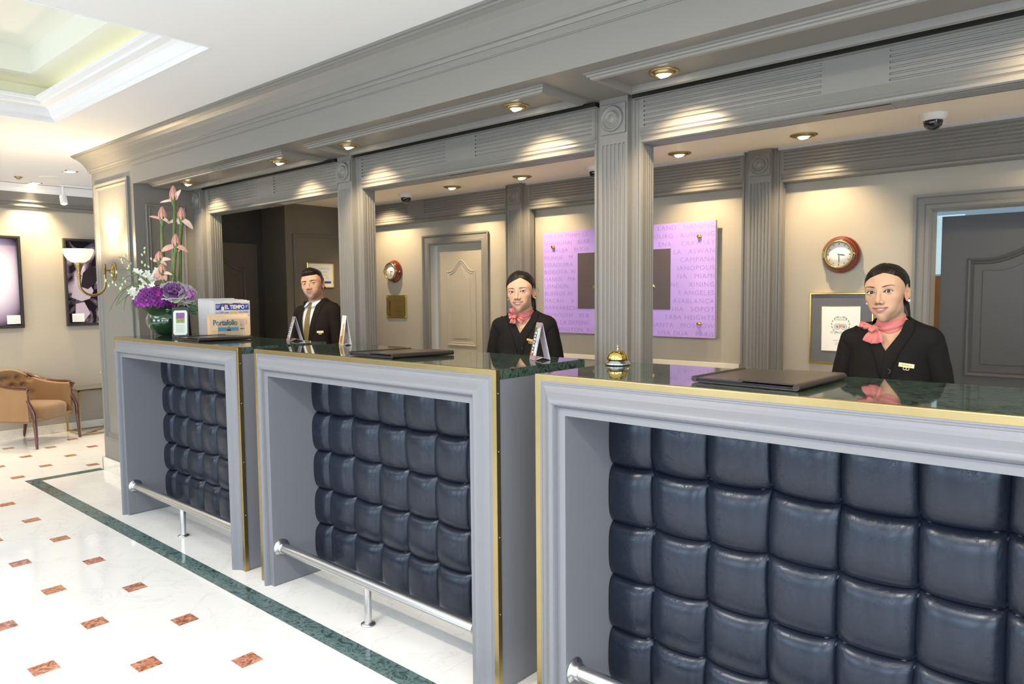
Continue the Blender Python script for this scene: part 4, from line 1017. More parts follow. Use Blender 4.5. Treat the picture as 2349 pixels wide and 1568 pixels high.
# camera-facing in-plane helper around the vase: offsets in metres right / up / toward the viewer
_fw = Vector((-VX, -VY, 0)).normalized(); _rt = Vector((0, 0, 1)).cross(_fw) if False else Vector((-_fw.y, _fw.x, 0))
if (_rt.x*1+_rt.y*0) < 0: pass
DEP = float((RW @ np.array([VX, VY, ZT-CAMZ]))[2])
def fpx(x, y, tow=0): return atd(x, y, DEP-tow)
PINK = mat('pink_petal', (.80, .42, .33), .5, var=.25, vscale=30, sss=.1)
PINKL = mat('pale_petal', (.90, .66, .52), .5, sss=.1)
STEM = mat('green_stem', (.12, .18, .045), .45, var=.35, vscale=25)
STEMD = mat('dark_green_leaf', (.02, .06, .015), .5, var=.3, vscale=40)
def petal(mb, base, tip, width, curl, up, n=7, thick=.0012):
    base, tip, up = Vector(base), Vector(tip), Vector(up); ax = tip-base; sd = ax.cross(up).normalized(); nn = sd.cross(ax).normalized()
    rows = []
    for i in range(n+1):
        t_ = i/n; c = base+ax*t_+nn*curl*math.sin(math.pi*t_)*(1) ; wv_ = width*math.sin(math.pi*min(1, .12+t_*.86))**.7
        rows.append([c+sd*wv_*s+nn*(abs(s)**2)*width*.35 for s in (-.5, -.25, 0, .25, .5)])
    mb.loft(rows, False, True, False)
def iris(root, label, pts, head, headh, falls, lean=0, r=.0115):
    t = thing('iris_stem', label, 'flower', pts[0], 0, 'tall pink irises in the vase')
    n = len(pts); sp = []
    for i in range(n-1):
        for k in range(5): sp.append(Vector(pts[i]).lerp(Vector(pts[i+1]), k/5))
    sp.append(Vector(pts[-1]))
    MB().tube(sp, [r*1.15-(r*.35)*i/len(sp) for i in range(len(sp))], 10).obj('stem', STEM, t)
    h = Vector(pts[-1]); up = Vector((lean, 0, 1)).normalized()
    MB().lathe([(.010, -.035), (.016, -.01), (.020, .012), (.018, .032)], h, 14).obj('sheath', STEM, t)
    mb = MB()
    for k in range(6):
        a = math.pi*2*k/6+.4; d = Vector((math.cos(a), math.sin(a), 0))
        rows = []
        for i in range(9):
            q_ = i/8; rr = (.012+.018*math.sin(math.pi*min(1, q_*.95+.05))**.8)*(1-.55*q_**3)
            c = h+up*(headh*q_)+d*rr*.62; tdir = up.cross(d).normalized()
            rows.append([c+tdir*s*rr*.95-d*abs(s)*rr*.35 for s in (-1, -.5, 0, .5, 1)])
        mb.loft(rows, False, True, False)
    mb.obj('bud', PINK, t, solid=.0012)
    for (dx, dz, w_, ml, crl) in falls:
        mb = MB(); p = fpx(0, 0)*0+h+Vector((0, 0, .012)); tip = h+RT*dx+Vector((0, 0, dz))
        petal(mb, p, tip, w_*1.35, crl, _fw+Vector((0, 0, .35)), 9); mb.obj('fall_petal', PINKL if ml else PINK, t, solid=.0014)
    return t
RT = (atd(1000, 700, 1)-atd(900, 700, 1)); RT = Vector((RT.x, RT.y, 0)).normalized()
vb = Vector((VX, VY, ZT+.17))
def st(x0, y0, x1, y1, x2=None, y2=None, tow=0):
    a = fpx(x0, y0, tow); b = fpx(x1, y1, tow); m_ = a.lerp(b, .5)
    return [a, m_, b]
iris(None, 'tallest pink iris, its head nearly touching the soffit', st(398, 645, 401, 480)+[fpx(399, 462)], None, .115, [(.055, .085, .022, 1, .01), (-.035, .02, .030, 0, -.01), (-.10, -.006, .014, 1, .004), (.035, .055, .03, 0, .01)])
iris(None, 'pink iris with closed bud on the left of the tallest one', st(377, 645, 371, 520, tow=.03)+[fpx(373, 507, .03)], None, .105, [(-.095, .035, .014, 0, .01), (.05, -.022, .018, 1, .03), (.035, .01, .02, 0, .01)])
iris(None, 'pink iris with long pale drooping petals on the right', st(413, 645, 415, 520, tow=-.02)+[fpx(417, 507, -.02)], None, .100, [(.080, -.062, .030, 1, .03), (-.095, -.012, .022, 1, .012), (-.03, -.02, .025, 1, .01)])
iris(None, 'short pink iris opening in front of the tallest stem', st(397, 645, 402, 580, tow=.06)+[fpx(404, 567, .06)], None, .095, [(-.105, -.028, .030, 0, .018), (.085, -.038, .026, 0, .02), (.018, -.03, .032, 0, .0)])
iris(None, 'small pink iris low on the left with a pale side petal', st(377, 645, 368, 612, tow=.07)+[fpx(366, 600, .07)], None, .075, [(-.045, .005, .024, 0, .01), (.085, .015, .022, 1, .012), (.05, -.03, .020, 1, .01)])
iris(None, 'lowest pink iris, hanging over the white orchids', st(377, 650, 374, 640, tow=.09)+[fpx(372, 628, .09)], None, .075, [(-.055, -.02, .030, 0, .01), (.075, -.008, .018, 1, .01), (.02, -.055, .036, 0, .01), (-.03, -.045, .03, 0, .01)])
LFN = [0, 1, 2]
for (a, b) in (((404, 645), (402, 632)), ((388, 648), (386, 628)), ((394, 650), (395, 634))):
    p0 = fpx(*a, .05); p1 = fpx(*b, .05); t = thing('leaf_sprig', 'short green leaf blade standing %s' % ('right of the tallest iris stem', 'left of the tallest iris stem', 'in front of the tallest iris stem')[LFN.pop(0)], 'leaf', p0, 0, 'leaf blades at the foot of the irises')
    mb = MB(); petal(mb, p0, p1, .016, .004, _fw); mb.obj('blade', STEM, t, solid=.001)
# purple dianthus dome
DIA = mat('magenta_petal', (.17, .004, .19), .5, var=.45, vscale=60); DIAL = mat('bright_magenta_petal', (.36, .02, .34), .5)
t = thing('dianthus_bunch', 'dome of small bright magenta flowers on the left of the vase', 'flowers', (VX, VY, ZT+.17))
dc = fpx(358, 690, .08); rnd = random.Random(11)
mb = MB(); mb.sphere(dc, (.125, .125, .095), 24, 14); mb.obj('foliage', STEMD, t)
mbs = [MB(), MB()]
blooms = []
for k in range(300):
    a = k*2.39996; z = 1-2*(k+.5)/420
    if z < -.35: continue
    rr = math.sqrt(1-z*z); n_ = Vector((rr*math.cos(a), rr*math.sin(a), z)); p = dc+Vector((n_.x*.140, n_.y*.140, n_.z*.112))
    if n_.dot(_fw) < -.45: continue
    mbx = mbs[rnd.random() < .4]
    u = n_.orthogonal().normalized(); v = n_.cross(u); r0 = rnd.uniform(.010, .0145); a0 = rnd.random()*6
    for j in range(5):
        an = a0+j*1.2566; d = u*math.cos(an)+v*math.sin(an); s = n_.cross(d)
        mbx.add([p, p+d*r0*.8-s*r0*.5+n_*.003, p+d*r0*1.15+n_*.001, p+d*r0*.8+s*r0*.5+n_*.003], [(0, 1, 2, 3)])
for mbx, m in zip(mbs, (DIA, DIAL)): o = mbx.obj('blooms', m, t); o['kind'] = 'stuff'
# ornamental cabbages
CABP = mat('cabbage_purple', (.26, .11, .30), .5, var=.3, vscale=30); CABE = mat('cabbage_pink', (.66, .28, .60), .5, var=.3, vscale=40); CABG = mat('cabbage_green_white', (.42, .50, .34), .5, var=.45, vscale=45); CABL = mat('cabbage_edge', (.68, .55, .68), .5)
def cabbage(c, face, R_, label, inner, seed):
    t = thing('ornamental_cabbage', label, 'flower', c, 0, 'frilled cabbages in the arrangement'); rnd = random.Random(seed)
    face = Vector(face).normalized(); u = face.orthogonal().normalized(); v = face.cross(u)
    for ring, (nl, r1, opn) in enumerate(((4, .28, .25), (5, .50, .55), (6, .75, .95), (7, 1.0, 1.35))):
        for k in range(nl):
            a = 2*math.pi*k/nl+ring*.6+rnd.uniform(-.15, .15); d = u*math.cos(a)+v*math.sin(a); s = face.cross(d)
            rows = []; N1, N2 = 6, 12
            for i in range(N1+1):
                q_ = i/N1; th_ = opn*q_; base = c+d*(R_*r1*q_*math.sin(.35+opn*.8))+face*(R_*(.55-.1*ring)*q_*math.cos(opn*.75)); row = []
                wv_ = R_*(.22+.42*r1)*math.sin(math.pi*min(1, .15+.62*q_))
                for j in range(N2+1):
                    e = (j/N2-.5)*2; ruff = .006*q_**3*math.sin(j*2.6+k*1.7+ring)+.004*q_**3*math.sin(j*5.1)
                    row.append(base+s*e*wv_+face*(abs(e)**2*wv_*.35*(1-.3*q_)+ruff)-d*(abs(e)**2.2)*wv_*.55*q_)
                rows.append(row)
            m = inner if ring < 2 else (CABP if ring == 2 and inner is CABP else CABG if rnd.random() < .4 else CABL)
            MB().loft(rows, False, True, False).obj('leaf', m, t, solid=.0012)
    return t
cabbage(fpx(398, 672, .10), _fw*.8+RT*.05+Vector((0, 0, .8)), .112, 'large frilled purple cabbage in the middle of the arrangement', CABP, 2)
cabbage(fpx(432, 680, .05), _fw*.6+RT*.65+Vector((0, 0, .5)), .095, 'pink and white frilled cabbage at the right edge of the arrangement', CABE, 5)
t = thing('rose_leaves', 'dark green leaves drooping over the right rim of the vase', 'leaves', fpx(440, 705, .04))
for k, (a, b, w_) in enumerate((((425, 700), (458, 712), .045), ((430, 705), (450, 722), .04), ((410, 705), (430, 712), .05), ((360, 712), (350, 700), .05), ((372, 708), (352, 716), .045))):
    mb = MB(); petal(mb, fpx(*a, .08), fpx(*b, .10), w_, .008, _fw); mb.obj('leaf', STEMD, t, solid=.001)
# white orchid sprays
ORC = mat('white_orchid', (.86, .88, .74), .5, sss=.1); ORB = mat('pale_green_bud', (.62, .72, .40), .5)
def spray(pts, buds, blooms, label, tow=.10, seed=1):
    rnd = random.Random(seed); P = [fpx(x, y, tow) for x, y in pts]
    t = thing('orchid_spray', label, 'flower', P[0], 0, 'white orchid sprays reaching left of the vase')
    sp = []
    for i in range(len(P)-1):
        for k in range(6): sp.append(P[i].lerp(P[i+1], k/6))
    sp.append(P[-1]); MB().tube(sp, .0022, 6).obj('stem', STEM, t)
    for x, y in buds:
        c = fpx(x, y, tow+rnd.uniform(-.01, .01)); Mt = Matrix.Rotation(rnd.uniform(-.8, .8), 4, 'Y')
        MB().sphere(c, (.007, .007, .012), 10, 8, Mt).obj('bud', ORB, t)
    for x, y in blooms:
        c = fpx(x, y, tow+.02+rnd.uniform(-.02, .02)); mb = MB(); f = (_fw+Vector((rnd.uniform(-.5, .5), rnd.uniform(-.5, .5), rnd.uniform(-.2, .6)))).normalized(); u = f.orthogonal().normalized(); v = f.cross(u); a0 = rnd.random()*6
        for j in range(5):
            d = u*math.cos(a0+j*1.2566)+v*math.sin(a0+j*1.2566); petal(mb, c, c+d*.026+f*.006, .018, .004, f, 5)
        mb.sphere(c+f*.004, .005, 8, 6); mb.obj('bloom', ORC, t)
    return t
spray([(345, 660), (320, 630), (300, 605), (285, 592), (272, 589)], [(279, 595), (281, 601), (296, 610), (293, 616), (300, 604), (287, 586)], [(322, 625), (330, 634), (312, 622), (338, 626), (345, 635), (326, 640)], 'orchid spray arching up to the left with buds at its tip', .10, 1)
spray([(350, 650), (341, 615), (335, 590), (332, 572)], [(332, 569), (326, 584), (332, 578), (347, 593), (333, 608), (341, 611), (326, 601)], [(352, 640), (356, 628), (344, 645), (360, 620)], 'upright orchid spray with small pale buds', .06, 2)
spray([(345, 668), (310, 648), (280, 640), (258, 645), (243, 644)], [(250, 655), (259, 647), (266, 653), (283, 640), (276, 662), (243, 643), (268, 624), (257, 631)], [(325, 660), (338, 655), (331, 649), (345, 662), (350, 652)], 'orchid spray stretching farthest left across the sconce', .12, 3)
spray([(345, 680), (318, 668), (298, 660), (282, 652)], [(281, 652), (288, 645), (278, 660)], [(298, 668), (307, 664), (315, 672), (322, 680), (311, 682), (330, 676), (303, 674)], 'lowest orchid spray with a cluster of white blooms', .14, 4)
# arching grass blades
GB = [[(345, 655), (300, 640), (270, 665), (251, 715)], [(340, 665), (300, 660), (280, 690), (265, 700)], [(335, 655), (290, 650), (272, 680), (266, 700)], [(330, 650), (296, 655), (282, 690), (285, 712)], [(340, 670), (305, 668), (295, 700), (303, 712)], [(320, 690), (312, 715), (318, 728), (318, 735)], [(340, 650), (310, 620), (285, 612), (273, 622)], [(345, 650), (320, 622), (290, 625), (276, 650)]]
GBL = ['longest green grass blade, its tip hanging lowest at the far left', 'green grass blade dropping just right of the longest one', 'steep green grass blade between the sconce arm and the magenta dome', 'green grass blade curving down beside the white orchids', 'short green grass blade bending back right at its tip', 'green grass blade hanging straight down in front of the vase rim', 'uppermost green grass blade arching over towards the sconce', 'green grass blade arching just under the uppermost one']
for k, g_ in enumerate(GB):
    P = [fpx(x, y, .12+.01*k) for x, y in g_]; t = thing('grass_blade', GBL[k], 'grass blade', P[0], 0, 'grass blades arching left of the vase')
    sp = []
    for i in range(25):
        q_ = i/24; a, b, c_, d = P; sp.append(a*(1-q_)**3+b*3*q_*(1-q_)**2+c_*3*q_*q_*(1-q_)+d*q_**3)
    mb = MB(); rows = []
    for i, p in enumerate(sp):
        tg = (sp[min(24, i+1)]-sp[max(0, i-1)]).normalized(); s = tg.cross(_fw).normalized(); w_ = .0042*(1-(i/24)**2)+.0006
        rows.append([p-s*w_, p+_fw*.001, p+s*w_])
    mb.loft(rows, False, True, False).obj('blade', STEM, t, solid=.0008)
# ------------------------------------------------------------ lounge corner
SUEDE = mat('tan_suede', (.27, .15, .06), .75, sheen=.35, var=.25, vscale=5, bump=.1, bscale=200)
def tub_chair():
    t = thing('tub_armchair', 'tan tufted tub armchair with dark wood arms and legs', 'armchair', (0, 0, 0))
    # local: front faces -Y ; width along X
    W2, D2 = .33, .30
    # seat cushion: rounded block
    rows = []
    def superring(rx, ry, z, n=36, e=4, yc=0): return [Vector((rx*math.copysign(abs(math.cos(2*math.pi*k/n))**(2/e), math.cos(2*math.pi*k/n)), yc+ry*math.copysign(abs(math.sin(2*math.pi*k/n))**(2/e), math.sin(2*math.pi*k/n)), z)) for k in range(n)]
    for rx, ry, z in ((.26, .26, .275), (.275, .27, .285), (.28, .275, .36), (.275, .27, .40), (.24, .24, .425), (.1, .1, .435), (.01, .01, .436)): rows.append(superring(rx, ry, z, yc=-.02))
    MB().loft(rows, True, True).obj('seat_cushion', SUEDE, t)
    # wrap-around back: U in plan
    n = 130; inn, out = [], []
    grid = []
    def U(s, off):   # s 0..1 along the U from front-right to front-left
        a = math.pi*s; R1, R2 = W2+off, D2+off
        x = R1*math.copysign(abs(math.cos(a))**.55, math.cos(a)); y = -.26+(R2+.28)*abs(math.sin(a))**.8
        return x, y
    tufts = [(.5+.115*(i-2.0)+(.057 if j % 2 else 0), .50+.085*j) for j in range(3) for i in range(5 if j % 2 == 0 else 4)]
    for side in (0, 1):
        rows = []
        for i in range(n+1):
            s = i/n; m_ = math.sin(math.pi*s)**2.4; top = .60+.165*m_-.0*(1-m_)
            row = []
            for j in range(31):
                z = .28+(top-.28)*j/30; off = -.055 if side == 0 else 0.0
                x, y = U(s, off+(.015*math.sin(math.pi*j/30) if side == 0 else .0)-(.0 if side == 0 else .012*(1-j/30)))
                if side == 0:
                    q = 0
                    for ts, tz in tufts:
                        dd = ((s-ts)/.035)**2+((z-tz)/.03)**2; q += .034*math.exp(-dd)
                    nx, ny = x, y+.1; l_ = math.hypot(nx, ny); x += nx/l_*q; y += ny/l_*q
                row.append(Vector((x, y, z)))
            rows.append(row)
        grid.append(rows)
    mb = MB(); mb.loft(grid[0], False, True, False); mb.loft(grid[1], False, True, False)
    toprows = []
    for i in range(n+1):
        a, b = grid[0][i][-1], grid[1][i][-1]; toprows.append([a, a.lerp(b, .3)+Vector((0, 0, .018)), a.lerp(b, .7)+Vector((0, 0, .018)), b])
    mb.loft(toprows, False, True, False)
    for i in (0, n): mb.loft([grid[0][i], grid[1][i]], False, False, False)
    back = mb.obj('tufted_back', SUEDE, t)
    for ts, tz in tufts:
        x, y = U(ts, -.045); MB().sphere((x, y-.0, tz), .008, 8, 6).obj('button', SUEDE, back)
    for sx in (-1, 1):
        P = []
        for k in range(14):
            s = .02+.30*k/13; x, y = U(s, -.02); m_ = math.sin(math.pi*s)**2.4; P.append(Vector((sx*-x if sx > 0 else x, y, .60+.165*m_+.018)))
        P = [Vector((abs(p.x)*sx, p.y, p.z)) for p in P]
        P = [P[0]+Vector((0, -.05, -.005))]+P
        MB().tube(P, [.020]*3+[.018]*(len(P)-4)+[.008], 10, flat=1.2).obj('arm_rail', WOOD, t)
        # front leg: curved post from arm to floor
        x = (W2-.02)*sx
        post = [Vector((x, -.29, .605)), Vector((x, -.255, .56)), Vector((x, -.245, .50)), Vector((x, -.285, .43)), Vector((x, -.315, .37)), Vector((x, -.318, .25)), Vector((x*1.0, -.325, .12)), Vector((x*1.01, -.33, .0))]
        MB().tube(post, [.016, .017, .018, .021, .025, .024, .019, .014], 10, flat=.9).obj('leg', WOOD, t)
        MB().tube([Vector((x*.80, .24, .30)), Vector((x*.85, .27, .15)), Vector((x*.9, .31, 0))], [.022, .018, .013], 10).obj('leg', WOOD, t)
        mb = MB()
        for k in range(16):
            q = k/15; p = post[0].lerp(post[2], q*2) if q < .5 else post[2].lerp(post[5], q*2-1)
            mb.sphere((p.x+sx*-.002, p.y+.022, p.z-.012), .0035, 6, 4)
        o = mb.obj('nail_heads', CHROME, t); o['kind'] = 'stuff'
    box('seat_rail', SUEDE, -.29, .29, -.28, .22, .255, .30, t, bevel=.01)
    return t
ch = tub_chair()
L1 = onz(86, 1030, 0); L2 = onz(183, 1002, 0); mid = (L1+L2)/2
dv = (L2-L1); ang = math.atan2(dv.y, dv.x); sc = dv.length/.62
ch.rotation_euler = (0, 0, ang)
fwd = Vector((math.sin(ang), -math.cos(ang), 0))
ch.scale = (sc, sc, sc); ch.location = mid-fwd*.33*sc
# side table
tp = onz(187, 1000, 0)
t = thing('side_table', 'small brass framed side table with dark glass top beside the tub armchair', 'side table', tp)
x0, y0, hT = tp.x-.02, tp.y, .515; wT = .46
BR2 = mat('satin_gold_frame', (.62, .45, .17), .3, 1)
box('glass_top', mat('black_glass_top', (.03, .03, .032), .04, coat=1), x0-wT+.02, x0+.02, y0-.01, y0+wT, hT-.012, hT, t, bevel=.002)
mb = MB(); r = .007
cs = [(x0, y0), (x0-wT+.04, y0), (x0, y0+wT-.02), (x0-wT+.04, y0+wT-.02)]
for x, y in cs: MB().box(x-r, x+r, y-r, y+r, 0, hT-.012).obj('leg', BR2, t)
for z in (hT-.026, .0):
    for a, b in ((0, 1), (2, 3), (0, 2), (1, 3)):
        if z == 0 and (a, b) in ((0, 1), (2, 3)): pass
        xa, ya = cs[a]; xb, yb_ = cs[b]; mb.box(min(xa, xb)-r, max(xa, xb)+r, min(ya, yb_)-r, max(ya, yb_)+r, z, z+2*r)
mb.obj('frame_rail', BR2, t)
MB().tube([(cs[0][0], cs[0][1], r), (cs[3][0], cs[3][1], r)], r, 8).obj('stretcher', BR2, t)
t = thing('bud_vase', 'tiny pink blossom on the side table at the pier edge', 'flower', (x0-.05, y0+.28, hT))
bq = Vector((x0-.05, y0+.28, hT)); fl = ony(229, 845, bq.y)
MB().lathe([(.001, 0), (.022, 0), (.024, .03), (.010, .07), (.012, .09)], bq, 18).obj('vase', ACR, t)
MB().tube([bq+Vector((0, 0, .01)), bq+Vector((0, 0, .15))], .002, 6).obj('stem', STEM, t)
mb = MB()
for k in range(6):
    a = k*1.05; petal(mb, bq+Vector((0, 0, .15)), bq+Vector((.045*math.cos(a), .045*math.sin(a), .165)), .03, .01, (0, 0, 1), 5)
mb.obj('blossom', PINKL, t)
# ------------------------------------------------------------ people
def smin(a, b, k): h = np.clip(.5+.5*(b-a)/k, 0, 1); return b*(1-h)+a*h-k*h*(1-h)
def smax(a, b, k): return -smin(-a, -b, k)
def sell(p, c, r):
    q = (p-np.array(c))/np.array(r); k0 = np.sqrt((q*q).sum(1))+1e-9; q2 = (p-np.array(c))/np.array(r)**2; k1 = np.sqrt((q2*q2).sum(1))+1e-9
    return k0*(k0-1)/k1
def scap(p, a, b, ra, rb=None):
    a, b = np.array(a, float), np.array(b, float); rb = ra if rb is None else rb; ab = b-a
    t = np.clip(((p-a)@ab)/(ab@ab), 0, 1); return np.linalg.norm(p-a-t[:, None]*ab, axis=1)-(ra+(rb-ra)*t)
def sstep(x, a, b): t = np.clip((x-a)/(b-a), 0, 1); return t*t*(3-2*t)
# coordinates: x to the person's left, f forward, z up from the eye line; millimetres
def torso_sdf(p, C):
    sw, sz = C['sw'], C['sz']
    q = p.copy(); q[:, 0] = np.abs(q[:, 0])
    nk = C['neck']
    d = scap(p, (0, -22, -70), (0, -40, -190), nk, nk+3)
    t = sell(p, (0, -22, -330), (C['cw'], 92+C.get('bust', 0)*.3, 190)); t = smin(t, sell(p, (0, -28, -520), (C['cw']*.86, 86, 220)), 40)
    t = smin(t, sell(p, (0, -32, -760), (C['cw']*1.04, 100, 190)), 60)
    t = smin(t, scap(q, (40, -40, -185), (sw-10, -34, sz), 46, 44), 40)
    if C.get('bust'): t = smin(t, sell(q, (62, 42, -400), (58, 38+C['bust'], 60)), 35)
    t = smin(t, scap(q, (15, -48, -118), (105, -46, sz+10), 26, 30), 26)
    return smin(d, t, 22)
def head_sdf(p, C):
    p = p.copy(); p[:, 2] = np.where(p[:, 2] < 0, p[:, 2]/C['lf'], p[:, 2])
    x, f, z = p[:, 0], p[:, 1], p[:, 2]; q = p.copy(); q[:, 0] = np.abs(x)
    jw = C['jw']
    d = sell(p, (0, -6, 28), (72, 93, C.get('crown', 77)))
    d = smin(d, sell(p, (0, 32, -26), (54, 57, 72)), 22); d = smin(d, sell(q, (38, 34, 18), (26, 40, 34)), 18)
    d = smin(d, sell(p, (0, 4, -56), (jw, 58, 40)), 26)
    d = smin(d, sell(p, (0, 63, -88), (C['chin'], 22, 21)), 18)
    d = smin(d, sell(q, (42, 50, -20), (18, 22, 16)), 20)              # cheekbones
    d = smin(d, sell(q, (31, 56, -46), (18*C.get('cheek', 1), 17*C.get('cheek', 1), 20)), 18)
    d = smin(d, scap(q, (6, 78, 22), (44, 62, 25), C['brow'], 9), 12)
    d = smax(d, -sell(q, (31, 99, 3), (17, 15.5, 10.5)), 9)             # sockets
    # nose
    nl = C['nose']
    n = scap(p, (0, 84, 10), (0, 101, -28), 6.5, 8.2); n = smin(n, sell(p, (0, 102, -33), (9.6*nl, 10.5, 9)), 6)
    n = smin(n, sell(q, (12*nl, 93, -37), (7.2, 10, 7.2)), 5)
    d = smin(d, n, 8)
    d = smax(d, -sell(q, (6.2, 100, -43.5), (3.6, 5, 4)), 1.5)
    # mouth
    mw, zm, sm, gap = C['mw'], -63.0, C['smile'], C['gap']
    d = smin(d, sell(p, (0, 66, -64), (34, 22, 24)), 16)
    u = np.clip(np.abs(x)/mw, 0, 1); zc = zm+sm*u*u*8; fl = 88.5-C.get('mouthflat', 1)*16*u*u
    rad = 4.6*np.sqrt(1-u*u*.92)
    up = np.hypot(f-fl, (z-(zc+gap+3.2*(1-u*.75)+.8*np.exp(-((np.abs(x)-6)/4)**2)))*1.05)-rad*C['lipu']
    lo = np.hypot(f-fl+1, z-(zc-gap-4.2*(1-u*.8)))-rad*1.22*C['lipl']
    ex = np.maximum(np.abs(x)-mw, 0); d = smin(d, np.minimum(up, lo)+ex*1.5, 2.6)
    g = gap*(1-u**2.2); slit = np.maximum(np.maximum(np.abs(z-zc+.4)-g-.25, 76-f), np.abs(x)-mw)
    d = np.where(gap > .3, np.maximum(d, -slit), smax(d, -(np.hypot((z-zc), 0)-.5+np.maximum(0, fl-3-f)+ex), 1.2) if gap <= .3 else d)
    # nasolabial folds, under-lip hollow, philtrum
    d = d+C['fold']*1.3*np.exp(-((q[:, 0]-(27+(-z-42)*.32))/3.2)**2-((z+52)/14)**2)*(f > 40)
    d = d+1.6*np.exp(-(x/16)**2-((z+78)/5)**2)*(f > 40)+.7*np.exp(-(x/2.6)**2-((z+50)/5)**2)*(f > 60)
    # eyelids over the eyeball
    ex_, hw = 31.0, 15.0
    lid = np.linalg.norm(q-np.array([ex_, 71.5, 0]), axis=1)-13.6
    lid = np.where(z > 0, lid-.5*np.exp(-((z-6.5)/2.2)**2), lid)
    d = smin(d, lid, 3.2)
    t = (q[:, 0]-ex_)/hw; at_ = np.clip(np.abs(t), 0, 1); tl = C['tilt']*t
    zu = C['eyeu']*(1-at_**2.3)+tl; zl = -C['eyel']*(1-at_**2.0)+tl
    op = np.maximum(np.maximum(z-zu, zl-z), np.abs(q[:, 0]-ex_)-hw); op = np.maximum(op, 74-f)
    d = np.maximum(d, -op)
    return d
def body_sdf(p, C):
    h = head_sdf(p*np.array([1, 1, 1])/C['hs'], C)*C['hs']; b = torso_sdf(p, C); return smin(h, b, 14)
def cast(sdf, O, D, C, r0, off=0, it=46):
    t = np.full(len(O), float(r0)) if np.isscalar(r0) else r0.copy()
    for _ in range(it):
        d = sdf(O-0+D*t[:, None], C)-off; t = np.maximum(t-d*.75, 1.0)
    return O+D*t[:, None]
def grid_dirs(nth, rows_head, rows_torso, ztop_origin=-8, dens=.62):
    s = np.linspace(-1, 1, nth+1)[:-1]; th = np.pi*(s*(1-dens)+dens*s**3)   # denser in front
    O, D = [], []
    for k in range(rows_head):
        q = k/(rows_head-1)
        el = math.pi/2*(1-q*1.0)*1.0 if False else None
    # elevation sweep, finest over the face
    e = np.concatenate([np.linspace(89, 35, int(rows_head*.22), endpoint=False), np.linspace(35, -55, int(rows_head*.66), endpoint=False), np.linspace(-55, -57, rows_head-int(rows_head*.22)-int(rows_head*.66))])
    rows = [(ztop_origin, math.radians(a)) for a in e]
    n2 = 40
    for k in range(1, n2+1):
        q = k/n2; rows.append((ztop_origin+(-142-ztop_origin)*q, math.radians(-57*(1-q)**1.2)))
    for z in np.linspace(-144, -900, rows_torso): rows.append((z, 0.0))
    nhd = len(e)
    for i, (zo, el) in enumerate(rows):
        if i < nhd:
            pr = min(1, max(0, (35-math.degrees(el))/90)); k = pr*pr*(3-2*pr); els = math.radians(max(math.degrees(el), -18)) if pr < .55 else math.radians(-14.5)*(1-(pr-.55)/.45) if pr > .55 else el
            els = math.radians(35-53*min(1, pr/.55)) if pr < .55 else math.radians(-18)*(1-(pr-.55)/.45)
            if el > math.radians(35): els = el
            zs = -8-100*max(0, (pr-.45)/.55)**1.3
        elif i < nhd+n2: k2 = (i-nhd+1)/n2; els = 0; zs = -108-34*k2
        else: els = 0; zs = zo
        for a in th:
            w_ = min(1, max(0, (math.cos(a)-.25)/.45)); w_ = w_*w_*(3-2*w_); z1 = zo*w_+zs*(1-w_); e1 = el*w_+els*(1-w_)
            O.append((0, -14 if z1 <= -60 else -2-12*min(1, max(0, (-8-z1)/52)), z1)); D.append((math.cos(e1)*math.sin(a), math.cos(e1)*math.cos(a), math.sin(e1)))
    return np.array(O), np.array(D), len(rows), nth, th
def quads(nr, nc, wrap=True):
    f = []
    for i in range(nr-1):
        for j in range(nc if wrap else nc-1): f.append((i*nc+j, i*nc+(j+1) % nc, (i+1)*nc+(j+1) % nc, (i+1)*nc+j))
    return f
def mesh_np(name, V, F, m, parent=None, cols=None, solid=0, smooth=True):
    me = bpy.data.meshes.new(name); me.from_pydata([tuple(v) for v in V], [], F)
    me.polygons.foreach_set('use_smooth', [smooth]*len(me.polygons)); me.materials.append(m)
    if cols is not None:
        ca = me.color_attributes.new('Col', 'FLOAT_COLOR', 'POINT'); ca.data.foreach_set('color', np.c_[cols, np.ones(len(cols))].astype(np.float32).ravel())
    me.update(); bm = bmesh.new(); bm.from_mesh(me); bmesh.ops.recalc_face_normals(bm, faces=bm.faces); bm.to_mesh(me); bm.free()
    o = bpy.data.objects.new(name, me); COL.objects.link(o)
    if parent is not None: o.parent = parent; o.matrix_parent_inverse = parent_inv(parent)
    if solid:
        md = o.modifiers.new('s', 'SOLIDIFY'); md.thickness = solid; md.offset = 0
    return o
def interp_cyc(th, pts):
    a = [q[0] for q in pts]; b = [q[1] for q in pts]; return np.interp(np.degrees(th), a, b)
SKINB = attr_mat('skin', .48, sss=.12, bump=.06, bscale=900, spec=.4)
